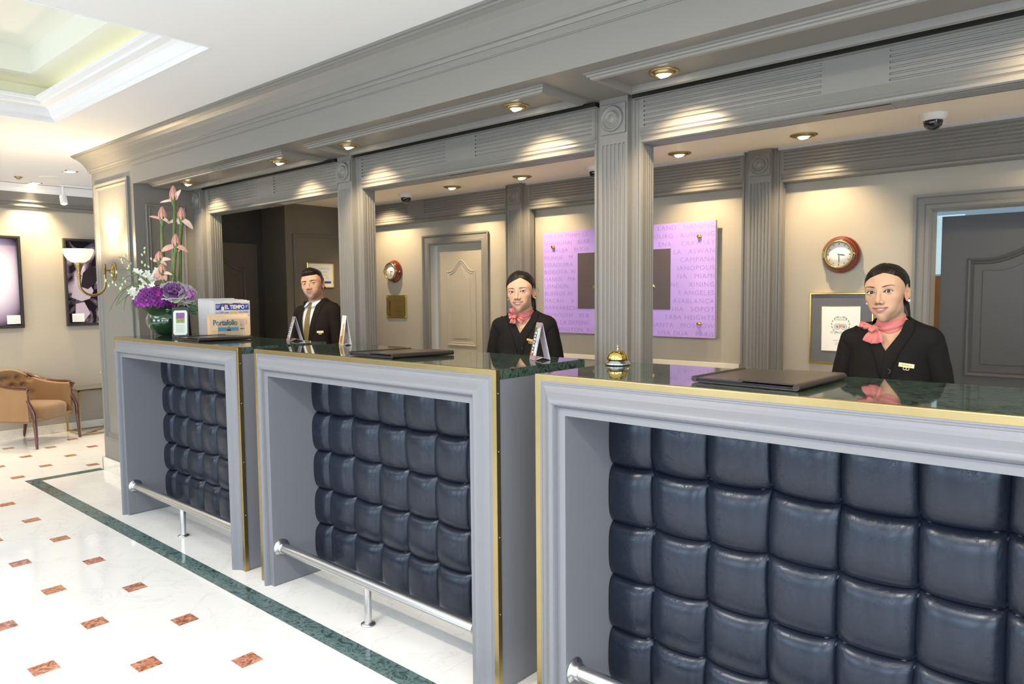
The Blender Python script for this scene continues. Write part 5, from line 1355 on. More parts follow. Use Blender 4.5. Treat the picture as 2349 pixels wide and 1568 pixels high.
def person(C):
    hs = C['hs']
    O, D, nr, nc, th = grid_dirs(C.get('nth', 200), C.get('nh', 215), 46)
    P = cast(body_sdf, O, D, C, 330.0)
    # pose
    hy, hp, hr = [math.radians(a) for a in C['head']]     # yaw (towards +x), pitch (nod down), roll (her left side up)
    by, br, bp = [math.radians(a) for a in C['body']]     # yaw, lean towards +x, lean forward
    E = C['eyez']*1000
    def posed(p):
        p = np.array(p, float); w = sstep(p[:, 2], -168, -108)[:, None]
        c = np.array([0, -20, -118.])
        Rz = np.array([[math.cos(hy), math.sin(hy), 0], [-math.sin(hy), math.cos(hy), 0], [0, 0, 1]])
        Rx = np.array([[1, 0, 0], [0, math.cos(hp), math.sin(hp)], [0, -math.sin(hp), math.cos(hp)]])
        Ry = np.array([[math.cos(hr), 0, -math.sin(hr)], [0, 1, 0], [math.sin(hr), 0, math.cos(hr)]])
        h = (p-c)@(Rz@Ry@Rx).T+c; p = p*(1-w)+h*w
        # lean the trunk about the pelvis
        c = np.array([0, -30, -600.]); k = sstep(p[:, 2], -640, -420)[:, None]
        Rl = np.array([[math.cos(br), 0, math.sin(br)], [0, 1, 0], [-math.sin(br), 0, math.cos(br)]])
        Rp = np.array([[1, 0, 0], [0, math.cos(bp), math.sin(bp)], [0, -math.sin(bp), math.cos(bp)]])
        h = (p-c)@(Rl@Rp).T+c; p = p*(1-k)+h*k
        p = p+np.array(C.get('shift', (0, 0, 0)))
        return p
    def W(p):    # local metres (x, -f, z)
        p = posed(p); return np.c_[p[:, 0], -p[:, 1], p[:, 2]+E]/1000
    H = P/np.array([hs, hs, hs]); x, f, z = H.T; z = np.where(z < 0, z/C['lf'], z); ax = np.abs(x)
    sk = np.array(C['skin']); col = np.tile(sk, (len(P), 1))
    def blend(mask, c): nonlocal col; col = col*(1-mask[:, None])+np.array(c)*mask[:, None]
    front = sstep(f, 20, 45)
    blend(.22*np.exp(-((ax-44)/15)**2-((z+26)/13)**2)*front, C['blush']); blend(.25*np.exp(-(x/10)**2-((z+36)/8)**2)*front, C['blush'])
    if C.get('beard'): blend(.30*sstep(-z, 42, 60)*sstep(f, -10, 20)*(1-sstep(-z, 108, 118))*(1-.0*ax), (.16, .11, .09))
    # eye make up and sockets
    ex_, hw = 31., 15.; t = (ax-ex_)/hw; at_ = np.clip(np.abs(t), 0, 1); tl = C['tilt']*t
    zu = C['eyeu']*(1-at_**2.3)+tl; zl = -C['eyel']*(1-at_**2)+tl
    blend(C['shadow']*np.exp(-((z-zu-4.5)/4)**2-(t/1.1)**4)*front, C['lidcol'])
    near = (np.abs(t) < 1.12)*front
    blend(C['liner']*near*(1-sstep(np.abs(z-zu-.5), .7, 1.9)), (.02, .013, .012)); blend(.45*C['liner']*near*(1-sstep(np.abs(z-zl+.4), .4, 1.2)), (.05, .03, .025))
    blend(near*((z < zu-.2) & (z > zl+.2) & (np.abs(t) < 1)).astype(float), (.20, .08, .07))
    # brows
    bi, bz = C['browx'], C['browz']; tt = np.clip((ax-bi)/(53-bi), 0, 1); cz = bz+C['arch']*np.sin(np.pi*np.minimum(1, tt*.78)**1.2)+(-2)*tt
    bw = C['browt']*(1-.72*tt)*(.45+.55*sstep(tt, -.02, .22)); nz = .5+.5*np.sin(ax*3.1+z*2.2)
    blend((1-sstep(np.abs(z-cz), bw*.6, bw*1.25))*(ax > bi-1)*(ax < 54)*front*(.84+.16*nz)*C.get('browd', 1), (.03, .018, .013))
    # lips
    mw, sm, gap = C['mw'], C['smile'], C['gap']; u = np.clip(ax/mw, 0, 1); zc = -63+sm*u*u*8
    top = zc+gap+(7.4*C['lipu'])*(1-u**1.8)-1.3*np.exp(-(x/2.5)**2); bot = zc-gap-(9.5*C['lipl'])*(1-u**1.9)
    lm = sstep(top-z, -.8, .8)*sstep(z-bot, -.8, .8)*(ax < mw+.5)*sstep(f, 50, 60); blend(lm*.92, C['lip'])
    ins = (np.abs(z-zc+.4) < gap*(1-u**2.2)-.2)*(ax < mw)*(f < 84.5)*(f > 50); blend(ins.astype(float), (.10, .02, .02))
    blend((1-sstep(np.abs(z-zc), .3, 1.0))*(ax < mw)*(f > 60)*(.75 if gap <= .3 else 0), (.14, .04, .035))
    blend(.85*np.exp(-((ax-6.2)/3.3)**2-((z+42.5)/2.2)**2)*(f > 80), (.06, .02, .015))  # nostril hollows: shade painted into the skin colour
    # hair mask on the scalp
    az = np.arctan2(x, f+4); hl = interp_cyc(az, C['hairline']); under = sstep(z-hl, 2, 7)*(z > -100); blend(under, C['haircol'])
    V = W(P); F = quads(nr, nc); Vs = [V]; Fs = list(F); Cs = [col]; nv = len(V)
    F0 = tuple(range(nc)); Fs.append(F0)
    # ears
    def ear(s):
        nonlocal nv
        R, A = 14, 34; pts = []
        for i in range(R+1):
            r = i/R
            for j in range(A):
                a = 2*math.pi*j/A; ca, sa = math.cos(a), math.sin(a)
                uu = 13.5*ca*(1+.18*sa); vv = 29*sa
                if sa < -.2: uu = uu*(1-.35*(-sa-.2))+3*(-sa-.2)
                prof = np.interp(r, [0, .25, .42, .58, .70, .80, .90, 1.0], [-3, -2, 3.5, 4.5, 1.5, 4.5, 6.5, 1.5])
                if sa < -.55: prof = np.interp(r, [0, .4, .8, 1], [-2, 3, 4.5, 1.0])
                fr0 = min(1, max(0, (uu*r-1)/10)); out = prof*(1-.8*fr0)-4.5*fr0*r+max(0, -uu*r)*.42+2
                pts.append((s*(69.5+out-(1.5 if uu > 8 else 0)), -6+uu-(0), -6+vv*r/max(r, 1e-6)*1.0 if False else -6+vv))
                pts[-1] = (s*(C.get('earx', 65)+out), -7+uu*r, -12+vv*r)
        pts = np.array(pts)*hs; v = W(pts); n0 = nv
        fs = [(n0+i*A+j, n0+i*A+(j+1) % A, n0+(i+1)*A+(j+1) % A, n0+(i+1)*A+j) for i in range(R) for j in range(A)]
        # back side skin closing to the head
        back = pts[-A:].copy(); back[:, 0] = s*60*hs; bc = back.mean(0); back[:, 1] = (back[:, 1]-bc[1])*.45+bc[1]-3; back[:, 2] = (back[:, 2]-bc[2])*.55+bc[2]+4; vb_ = W(back); n1 = n0+len(v)
        fs += [(n0+R*A+j, n0+R*A+(j+1) % A, n1+(j+1) % A, n1+j) for j in range(A)]
        Vs.append(v); Vs.append(vb_); Fs.extend(fs); Cs.append(np.tile(sk*np.array([1.02, .86, .82]), (len(v)+A, 1))); nv = n1+A
    ear(1); ear(-1)
    # arms, hands, legs (part of the same skin)
    def limb(path, rad, n=16):
        nonlocal nv
        path = [np.array(q, float) for q in path]; rings = []; up = np.array([0, 1., 0])
        for i, p in enumerate(path):
            tg = (path[min(i+1, len(path)-1)]-path[max(i-1, 0)]).astype(float); tg /= np.linalg.norm(tg); u_ = up-tg*(up@tg); u_ /= np.linalg.norm(u_); v_ = np.cross(tg, u_)
            for k in range(n): a = 2*math.pi*k/n; rings.append(p+(u_*math.cos(a)+v_*math.sin(a))*rad[i])
        r_ = W(np.array(rings)); m_ = len(path); Vs.append(r_); Cs.append(np.tile(sk, (len(r_), 1)))
        Fs.extend([(nv+i*n+k, nv+i*n+(k+1) % n, nv+(i+1)*n+(k+1) % n, nv+(i+1)*n+k) for i in range(m_-1) for k in range(n)])
        Fs.append(tuple(nv+k for k in range(n))); Fs.append(tuple(nv+(m_-1)*n+k for k in range(n))); nv += len(r_)
    sw, sz = C['sw'], C['sz']; arms = {}
    for s in (1, -1):
        sh = (s*(sw-4), -34, sz+2); ell = (s*(sw+C['elbow'][0]), -40+C['elbow'][1], sz-285); wr = (s*(sw+C['wrist'][0]), C['wrist'][1], sz-285+C['wrist'][2])
        arms[s] = (sh, ell, wr); mid1 = tuple((a+b)/2 for a, b in zip(sh, ell)); mid2 = tuple(a*.6+b*.4 for a, b in zip(ell, wr))
        limb([sh, mid1, ell, mid2, wr], [40, 36, 33, 31, 22]); wr_ = np.array(wr, float); dr = wr_-np.array(ell, float); dr /= np.linalg.norm(dr)
        lat = np.array([s*1.0, 0, 0]); lat -= dr*(lat@dr); lat /= np.linalg.norm(lat); dn = np.cross(dr, lat)
        limb([wr_-dr*8, wr_+dr*20, wr_+dr*55, wr_+dr*82], [21, 24, 26, 22], 12)
        for k, (o_, L_) in enumerate(((-24, 62), (-8, 74), (8, 70), (23, 55))):
            b0 = wr_+dr*70+lat*o_; limb([b0, b0+dr*L_*.45+dn*3, b0+dr*L_*.75+dn*9, b0+dr*L_*.98+dn*18], [9.5, 9, 8.2, 6.5], 8)
        b0 = wr_+dr*28-lat*20; limb([b0, b0+dr*18-lat*16, b0+dr*38-lat*24, b0+dr*55-lat*24], [12, 10.5, 9, 7], 8)
        hip = (s*78, -35, -760); zf = -E
        limb([hip, (s*82, -28, -1000), (s*80, -30, (zf-1000)/2-40), (s*80, -45, zf+250), (s*80, -50, zf+75), (s*82, -45, zf+45)], [84, 68, 48, 46, 34, 32], 14)
        limb([(s*82, -85, zf+35), (s*83, -30, zf+38), (s*85, 50, zf+28), (s*87, 115, zf+20)], [26, 32, 32, 16], 12)
    V = np.concatenate(Vs); Call = np.concatenate(Cs)
    body = mesh_np('person', V, Fs, SKINB, None, Call)
    tag(body, C['label'], 'person', 'reception staff in dark suits')
    SUITM = mat(C['key']+'_suit_cloth', C['suit'], .85, bump=.12, bscale=700, spec=.25)
    # eyes
    gz = math.radians(C['gaze'][0]); gy = math.radians(C['gaze'][1])
    SCL = mat(C['key']+'_eye_white', (.72, .68, .64), .12); IRI = mat(C['key']+'_iris', (.035, .018, .010), .1); 
    g = np.array([math.sin(gz)*math.cos(gy), math.cos(gz)*math.cos(gy), math.sin(gy)])
    for s in (1, -1):
        c = np.array([s*31.0, 71.5, 0])
        def sph(R, a0, n=24, m=14, full=True):
            pts = []; u_ = np.cross(g, [0, 0, 1.]); u_ /= np.linalg.norm(u_); v_ = np.cross(u_, g)
            for i in range(m+1):
                a = a0*i/m
                for k in range(n): b = 2*math.pi*k/n; pts.append(c+R*(g*math.cos(a)+(u_*math.cos(b)+v_*math.sin(b))*math.sin(a)))
            return W(np.array(pts)*hs), quads(m+1, n)
        v, q = sph(12.2, math.pi*.98); eo = mesh_np('eye', v, q, SCL, body)
        v, q = sph(12.45, .53, 24, 5); io = mesh_np('iris', v, q, IRI, eo)
        v, q = sph(12.55, .22, 16, 3); mesh_np('pupil', v, q, BLACK, eo)
    # eyelashes
    if C['liner'] > .3:
        for s in (1, -1):
            pts = []
            for k in range(19):
                t_ = -1+2*k/18; xx = s*(31+t_*15.3); zz = C['eyeu']*(1-abs(t_)**2.3)+C['tilt']*t_+.5; ff = 71.5+math.sqrt(max(1, 14.0**2-(t_*14)**2*.75-zz**2)); pts.append((xx*hs, ff*hs, zz*hs))
            P_ = W(np.array(pts)); MB().tube([Vector(a) for a in P_], [.0003+.0007*math.sin(math.pi*k/18)+.0003*(k/18) for k in range(19)], 6).obj('eyelashes', BLACK, body)
    # teeth
    if gap > .3:
        pts = []; n_ = 26
        for zz in (gap+1.5, 0, -gap*.75-.5):
            for k in range(n_+1): t_ = -1+2*k/n_; xx = t_*(mw-3); pts.append((xx*hs, (86.0-15*t_*t_-.5*abs(math.sin(k*math.pi/2.6)))*hs, (-63.4+sm*t_*t_*7+zz)*C['lf']*hs))
        mesh_np('teeth', W(np.array(pts)), quads(3, n_+1, False), mat(C['key']+'_teeth', (.60, .57, .50), .3), body)
    # hair
    m2 = (z > -112) & (np.arange(len(P)) < nr*nc)
    az = np.arctan2(x, f+4); hl = interp_cyc(az, C['hairline']); hh = z-hl
    dirn = D/np.linalg.norm(D, axis=1)[:, None]
    bx, bf, bz = C['bun']; phi = np.arctan2(z-bz, x-bx); 
    strand = .35*np.sin(phi*57+.8*np.sin(phi*9))+.3*np.sin(phi*131+f*.02)+.25*np.sin(phi*23)
    T = C['hairT'](az, z, x, f); off = T*sstep(hh, -3, C.get('hairsoft', 14)+26)**.8+1.0*sstep(hh, -1, 2)-.7+strand*sstep(hh, 0, 5)*C.get('strand', 1)
    nrm = np.c_[x/73**2, (f+6)/93**2, (z-30)/80**2]; nrm /= np.linalg.norm(nrm, axis=1)[:, None]
    HV = (H+nrm*off[:, None])*hs; keep = (hh > -2) & m2
    idx = -np.ones(len(P), int); sel = np.where(keep)[0]; idx[sel] = np.arange(len(sel))
    HF = [tuple(int(idx[i]) for i in q) for q in F if all(keep[i] for i in q)]
    HF.append(tuple(range(nc)) if keep[:nc].all() else HF[0])
    HAIR = mat(C['key']+'_hair', C['haircol'], .32, spec=.28); nt = HAIR.node_tree; N = nt.nodes; L = nt.links
    at_n = N.new('ShaderNodeAttribute'); at_n.attribute_name = 'Col'; nz_ = N.new('ShaderNodeTexNoise'); nz_.inputs['Scale'].default_value = 1; nz_.inputs['Detail'].default_value = 4
    L.new(at_n.outputs['Vector'], nz_.inputs['Vector']); bp_ = N.new('ShaderNodeBump'); bp_.inputs['Strength'].default_value = .8; bp_.inputs['Distance'].default_value = .0015; L.new(nz_.outputs[0], bp_.inputs['Height']); L.new(bp_.outputs[0], N['Principled BSDF'].inputs['Normal'])
    hair = mesh_np('hair', W(HV[sel]), HF, HAIR, body, np.c_[(np.arctan2(x-C['part'][0], C['part'][1]-z)*34+f*.10 if C.get('part') else phi*60), f*.02, np.zeros(len(f))][sel])
    if C.get('tail'):
        pts, rad = C['tail']; MB().tube([Vector(a) for a in W(np.array(pts, float)*hs)], [r/1000 for r in rad], 14).obj('ponytail', HAIR, hair)
    for wsp in C.get('wisps', ()):
        a_ = np.array(wsp, float); tq = np.linspace(0, 1, 16)[:, None]; wsp = (1-tq)**3*a_[0]+3*tq*(1-tq)**2*a_[1]*1.0+3*tq**2*(1-tq)*a_[2]+tq**3*a_[3]
        MB().tube([Vector(a) for a in W(np.array(wsp, float)*hs)], .0007, 5).obj('loose_strand', HAIR, hair)
    # clothing: jacket grown from the trunk
    def surf(zz, xx, off, fn=torso_sdf, back=False):
        n_ = len(xx); o = np.c_[xx, np.zeros(n_)-20, zz]; d = np.tile([0, -1. if back else 1., 0], (n_, 1)); return cast(fn, o, d, C, 300., off)
    zt = C['jtop']; zr = np.concatenate([np.linspace(zt, sz-30, 46), np.linspace(sz-36, C['jbot'], 50)]); ths = np.linspace(-math.pi, math.pi, 161)[:-1]
    ths = ths*.72+.28*np.sign(ths)*np.abs(ths/math.pi)**2.2*math.pi
    Oj = np.array([(0, -32, a) for a in zr for b in ths]); Dj = np.array([(math.sin(b), math.cos(b), 0) for a in zr for b in ths])
    PJ = cast(torso_sdf, Oj, Dj, C, 360., C['jthick'])
    wr_ = 1.5*np.sin(PJ[:, 2]*.045+PJ[:, 0]*.03)*sstep(-PJ[:, 2], 230, 330); PJ = PJ+Dj*wr_[:, None]
    def vhalf(zz): return np.interp(-zz, C['vz'], C['vx'])
    vx0 = C.get('vshift', 0); fr = PJ[:, 1] > -30
    cutm = fr & (np.abs(PJ[:, 0]-vx0*sstep(-PJ[:, 2], 100, 250)) < vhalf(PJ[:, 2])) & (PJ[:, 2] > -C['vz'][-1])
    topm = PJ[:, 2] > np.interp(np.abs(PJ[:, 0]), [0, 45, 75, 400], [C['colback'], C['colback'], C['colside'], C['colside']])
    keepj = ~(cutm | (topm & ~fr) | (topm & fr))
    Fj = [q for q in quads(len(zr), len(ths)) if all(keepj[i] for i in q)]
    used = sorted({i for q in Fj for i in q}); rm = {a: b for b, a in enumerate(used)}
    jk = mesh_np('jacket', W(PJ[used]), [tuple(rm[i] for i in q) for q in Fj], SUITM, body, solid=.003)
    # sleeves
    mb = MB()
    for s in (1, -1):
        sh, ell, wr = [np.array(a, float) for a in arms[s]]; pth = []; rd = []
        for k in range(9): q = k/8; pth.append(sh*(1-q)+ell*q+np.array([s*6*math.sin(math.pi*q), 0, 0])); rd.append((C['slv'][0]*(1-q)+C['slv'][1]*q)+.8*math.sin(k*2.3))
        for k in range(1, 7): q = k/6; pth.append(ell*(1-q)+wr*q); rd.append((C['slv'][1]*(1-q)+(C['slv'][1]-14)*q)+.8*math.sin(k*2.9))
        first = [pth[0]+np.array([-s*34, 0, 4]), pth[0]+np.array([-s*15, 0, 8])]; pth = first+pth; rd = [rd[0]*.72, rd[0]*.97]+rd
        MB().tube([Vector(a) for a in W(np.array(pth))], [r/1000 for r in rd], 28).obj('sleeve', SUITM, jk)
    # lapels / front edges
    def ribbon(name, m, pts_in, pts_out, off_in, off_out, parent, th_=.003, mid=2.5):
        A_ = surf(np.array([p[1] for p in pts_in], float), np.array([p[0] for p in pts_in], float), off_in); B_ = surf(np.array([p[1] for p in pts_out], float), np.array([p[0] for p in pts_out], float), off_out)
        n_ = len(A_); rows = []
        for q in (0, .15, .35, .6, .85, 1.0):
            c_ = A_*(1-q)+B_*q
            s_ = surf(c_[:, 2], c_[:, 0], 0); lift = off_in*(1-q)+off_out*q+mid*math.sin(math.pi*q)
            c_[:, 1] = np.maximum(c_[:, 1], s_[:, 1]+lift); rows.append(c_)
        return mesh_np(name, W(np.concatenate(rows)), quads(len(rows), n_, False), m, parent, solid=th_)
    jt = C['jthick']
    for s in (1, -1):
        L_ = C['lapel'][s]; zz = np.linspace(L_['z0'], L_['z1'], 26)
        inn = [(np.interp(-a, L_['iz'], L_['ix']), a) for a in zz]; out = [(np.interp(-a, L_['oz'], L_['ox']), a-L_.get('drop', 0)) for a in zz]
        ribbon('lapel', SUITM, inn, out, jt+3.5+(1.5 if s > 0 else 0), jt+2.0, jk)
    # standing collar behind the neck
    rows = []; n_ = 25
    for q, (dz, ro) in enumerate(C['collar']):
        for k in range(n_):
            a = math.pi*(.5+k/(n_-1))*1.0; aa = math.radians(88)+math.radians(184)*k/(n_-1)
            rows.append((math.sin(aa)*(C['neck']+ro)*1.05, math.cos(aa)*(C['neck']+ro)*1.0-30, dz+10*abs(math.cos(aa))*0+C.get('colrise', 12)*(-math.cos(aa))))
    mesh_np('collar', W(np.array(rows)), quads(len(C['collar']), n_, False), SUITM, jk, solid=.003)
    # trousers or skirt
    mb = MB(); zf = -E
    for s in (1, -1):
        MB().tube([Vector(a) for a in W(np.array([(s*70, -35, -745), (s*82, -28, -1000), (s*80, -30, (zf-1000)/2-40), (s*80, -45, zf+250), (s*80, -42, zf+60)], float))], [.108, .086, .066, .062, .06], 18).obj('trouser_leg', SUITM, body)
        MB().tube([Vector(a) for a in W(np.array([(s*82, -95, zf+37), (s*83, -40, zf+42), (s*85, 50, zf+33), (s*87, 125, zf+22)], float))], [.030, .037, .036, .020], 14, flat=1).obj('shoe', BLACK, body)
    # button, badge
    def on_jacket(xx, zz, off=jt): return surf(np.array([zz], float), np.array([xx], float), off)[0]
    def badge(cx, cz, w_, h_, rot, m, name, par, lift=3.5):
        c_ = on_jacket(cx, cz, jt+lift); a_ = on_jacket(cx+12, cz, jt+lift); b_ = on_jacket(cx, cz+12, jt+lift)
        ux = a_-c_; ux /= np.linalg.norm(ux); uz = b_-c_; uz -= ux*(uz@ux); uz /= np.linalg.norm(uz); nn = np.cross(ux, uz); nn = nn if nn[1] > 0 else -nn
        r_ = math.radians(rot); u2 = ux*math.cos(r_)+uz*math.sin(r_); v2 = -ux*math.sin(r_)+uz*math.cos(r_)
        P_ = W(np.array([c_, c_+u2*10, c_+v2*10, c_+nn*10])); o_ = Vector(P_[0]); X_ = (Vector(P_[1])-o_).normalized(); Y_ = (Vector(P_[2])-o_).normalized(); Z_ = (Vector(P_[3])-o_).normalized()
        Mx = Matrix(((X_.x, Y_.x, Z_.x, o_.x), (X_.y, Y_.y, Z_.y, o_.y), (X_.z, Y_.z, Z_.z, o_.z), (0, 0, 0, 1)))
        w2, h2 = w_/2000, h_/2000
        ob = MB().box(-w2, w2, -h2, h2, -.0005, .0015, Mx).obj(name, m, par, bevel=.0004)
        return ob, Mx
    GLD = mat(C['key']+'_badge_gold', C.get('badgecol', (.75, .58, .25)), .35, .6)
    bd, Mx = badge(*C['badge'], GLD, 'name_badge', jk)
    text(C['name'], .0085, INK, bd, Mx @ Matrix.Translation((0, -.003, .0017)), 'badge_lettering', .0001, 'CENTER', 1.1)
    for dx in (-.005, .005): MB().lathe([(.0042, .0), (.0062, .0)], (0, 0, 0), 18, Mx @ Matrix.Translation((dx, -.0125, .0008)), False).obj('badge_emblem', GLD, bd, solid=.0008)
    for bxz in C.get('buttons', ()):
        c_ = on_jacket(bxz[0], bxz[1], jt+3.5); P_ = W(np.array([c_, c_+np.array([0, 6, 0])])); o_ = Vector(P_[0]); dd = (Vector(P_[1])-o_).normalized()
        Mt = Vector((0, 0, 1)).rotation_difference(dd).to_matrix().to_4x4()
        MB().lathe([(.0005, .001), (.004, .0005), (.006, .0025), (.0085, .003), (.0095, .001), (.0095, -.002)], o_, 24, Mt).obj('button', mat(C['key']+'_button', (.03, .03, .035), .3), jk)
    if C['sex'] == 'f':
        PINKS = mat(C['key']+'_scarf', (.60, .16, .145), .55, bump=.3, bscale=60, sheen=.3, var=.12, vscale=30)
        # neck band of the scarf with folds
        n_ = 90; rows = []; R_ = 16
        for i in range(R_+1):
            q = i/R_
            for k in range(n_):
                a = 2*math.pi*k/n_-math.pi; fr_ = .5+.5*math.cos(a); zt_ = -72-42*fr_; zb_ = -122-42*fr_
                zz = zt_*(1-q)+zb_*q; fold = 1.6*math.sin(q*13+math.sin(a*2+.6)*2.2+a*1.1)+.8*math.sin(q*24+a*3)
                rr = C['neck']+(5.5+fold)*math.sin(math.pi*min(1, max(.06, q)))**.45+ (6*q*fr_)
                rows.append((math.sin(a)*rr*.98, math.cos(a)*rr*1.02-30-8*(1-fr_)*0+2*fr_-(zz+118)*-.10, zz))
        sc_ = mesh_np('scarf', W(np.array(rows)), quads(R_+1, n_), PINKS, body, solid=.0015)
        rnd = random.Random(C['seed'])
        kx, kf, kz = C['knot']
        def cloth(c, d1, d2, L1, L2, amp, nf, pinch, seed_):
            r_ = random.Random(seed_); d1 = np.array(d1, float); d1 /= np.linalg.norm(d1); d2 = np.array(d2, float); d2 -= d1*(d2@d1); d2 /= np.linalg.norm(d2); nn = np.cross(d1, d2); nn = nn if nn[1] > 0 else -nn
            pts = []; A_, B_ = 16, 22; ph = r_.random()*6
            for i in range(A_+1):
                q = i/A_; wd = L2*(pinch+(1-pinch)*math.sin(math.pi/2*min(1, q*1.25)))
                for j in range(B_+1):
                    e = j/B_*2-1; pts.append(np.array(c)+d1*L1*q+d2*wd*.5*e*(1-.15*q*abs(e))+nn*(amp*(.35+.65*q)*math.sin(e*nf+ph+q*1.5)+9*math.sin(math.pi*q)*(1-e*e)))
            return mesh_np('scarf_fold', W(np.array(pts)), quads(A_+1, B_+1, False), PINKS, sc_, solid=.0014)
        for k, (dc, d1, d2, L1, L2, amp, nf, pn) in enumerate(C['bow']):
            cloth((kx+dc[0], kf+dc[1], kz+dc[2]), d1, d2, L1, L2, amp, nf, pn, k+C['seed'])
        kp = []; 
        for i in range(13):
            ph = -math.pi/2+math.pi*i/12
            for k in range(20):
                a = 2*math.pi*k/20; rr = 1+.10*math.sin(a*3+ph*4)+.06*math.sin(a*7); kp.append((kx+13*rr*math.cos(ph)*math.cos(a), kf+4+11*rr*math.cos(ph)*math.sin(a), kz+14*rr*math.sin(ph)))
        mesh_np('scarf_knot', W(np.array(kp)), quads(13, 20), PINKS, sc_)
        for s in (1, -1):
            p = W(np.array([(s*76*hs, -1*hs, -39*hs)]))[0]; MB().sphere(Vector(p), C['pearl'], 14, 10).obj('earring', mat(C['key']+'_pearl%d' % s, C['pearlcol'], .2, C.get('pearlmetal', 0)), body)
    else:
        SH = mat('white_shirt', (.74, .75, .78), .7, bump=.1, bscale=300)
        zz = np.linspace(-150, -560, 60); xx = np.linspace(-92, 92, 41); Z_, X_ = np.meshgrid(zz, xx, indexing='ij')
        S_ = surf(Z_.ravel(), X_.ravel(), 4.0); S_[:, 1] += .8*np.sin(S_[:, 0]*.12+S_[:, 2]*.02)
        sh_ = mesh_np('shirt', W(S_), quads(60, 41, False), SH, body, solid=.0015)
        # neck band and collar points
        n_ = 60; rows = []
        for (dz, ro) in ((6, 5), (-20, 8), (-48, 12)):
            for k in range(n_): a = 2*math.pi*k/n_-math.pi; fr_ = .5+.5*math.cos(a); rows.append((math.sin(a)*(C['neck']+ro), math.cos(a)*(C['neck']+ro)*1.02-28+4*fr_, -112-28*fr_+dz))
        mesh_np('collar_band', W(np.array(rows)), quads(3, n_), SH, sh_, solid=.0018)
        for s in (1, -1):
            # fold-over leaf: from the back of the neck to a point over the chest
            top, bot = [], []
            for k in range(22):
                q = k/21; a = math.radians(150*(1-q)+6*q)*s; fr_ = .5+.5*math.cos(a); R_ = C['neck']+11+2*q
                top.append((math.sin(a)*R_, math.cos(a)*R_*1.03-28+6*fr_, -102-32*fr_))
                drop = 34+12*q; lat = s*22*q*q; bot.append((math.sin(a)*(R_+6)+lat, math.cos(a)*(R_+4)*1.03-28+7*fr_+9*q, -102-32*fr_-drop))
            mesh_np('collar_leaf', W(np.array(top+bot)), quads(2, 22, False), SH, sh_, solid=.002)
        TIE = mat('gold_tie', (.17, .12, .025), .45, var=.75, vscale=230, sheen=.2)
        knot = [(-11, -150), (11, -150)]
        rows = []; n_ = 30
        for k in range(n_):
            q = k/(n_-1); z_ = -178-330*q; w_ = 15+22*min(1, q*1.15); xx = np.linspace(-w_, w_, 9); s_ = surf(np.full(9, z_), xx, 9.5); s_[:, 1] = s_[:, 1].max()-(xx/w_)**2*3+1; rows.append(s_)
        tie = mesh_np('necktie', W(np.concatenate(rows)), quads(n_, 9, False), TIE, body, solid=.003)
        kn = []
        for (z_, w_, d_) in ((-143, 17, 8), (-147, 21, 12), (-160, 19, 13), (-176, 13, 11), (-183, 11, 7)):
            c0 = surf(np.array([z_], float), np.array([0.]), 8)[0]
            for k in range(16): a = 2*math.pi*k/16; kn.append((w_*math.sin(a), c0[1]+d_*math.cos(a)*.8+1, z_))
        mesh_np('tie_knot', W(np.array(kn)), quads(5, 16), TIE, tie)
    body.location = (C['pos'][0], C['pos'][1], 0); body.rotation_euler = (0, 0, by)
    return body
def hairT_f(fr, top, side):
    return lambda az, z, x, f: side+(top-side)*sstep(z, 20, 95)+fr*np.exp(-((np.degrees(az)+20)/45)**2)*sstep(z, 40, 70)
HLF = [(-180, -78), (-125, -62), (-108, -20), (-100, 20), (-86, 6), (-76, -4), (-66, 8), (-50, 36), (-28, 56), (-5, 66), (10, 72), (18, 70), (32, 64), (50, 54), (66, 32), (78, 8), (86, 24), (100, 24), (108, -20), (125, -62), (180, -78)]
BOW3 = [((-6, 6, 6), (-1, .25, .35), (0, .3, 1), 46, 34, 5, 4, .35), ((-4, 8, 8), (-.8, .5, .1), (0, .2, 1), 34, 28, 4, 5, .4), ((4, 10, -8), (.15, .25, -1), (1, .2, .1), 50, 52, 5, 4.5, .35), ((-8, 8, -10), (-.45, .3, -1), (1, .2, -.2), 48, 40, 5, 4, .4), ((0, 14, 4), (-.4, .6, -.5), (1, .3, 0), 24, 34, 4, 5, .5)]
LW = {1: dict(z0=-112, z1=-420, iz=(100, 150, 228, 300, 420), ix=(66, 46, -2, -10, -12), oz=(100, 150, 240, 300, 420), ox=(92, 88, 44, 22, 8)),
      -1: dict(z0=-112, z1=-330, iz=(100, 150, 228, 330), ix=(-66, -46, 2, 6), oz=(100, 150, 240, 330), ox=(-92, -88, -42, -12))}
base_f = dict(sex='f', sw=140, sz=-192, cw=138, neck=47, bust=10, jw=50, chin=16.5, brow=8, nose=.95, mw=28.5, lipu=.66, lipl=.74, eyeu=6.6, eyel=4.2, tilt=1.2, liner=.9, shadow=.45, lidcol=(.16, .09, .07),
    browx=14, browz=18.5, arch=6.2, browt=3.7, fold=.35, blush=(.62, .25, .16), lip=(.36, .125, .10), suit=(.0075, .0065, .006), bun=(0, -96, 10), jthick=10, jtop=-100, jbot=-700, vz=(0, 110, 150, 228, 229), vx=(70, 68, 50, 3, 0),
    colback=-96, colside=-100, slv=(50, 48), elbow=(46, -8), wrist=(24, 90, -200), collar=((4, 7), (-14, 10), (-34, 15)), lapel=LW, pearl=.0055, pearlcol=(.85, .82, .78), hairsoft=6, part=(14, 112), lf=1.06, cheek=.8)
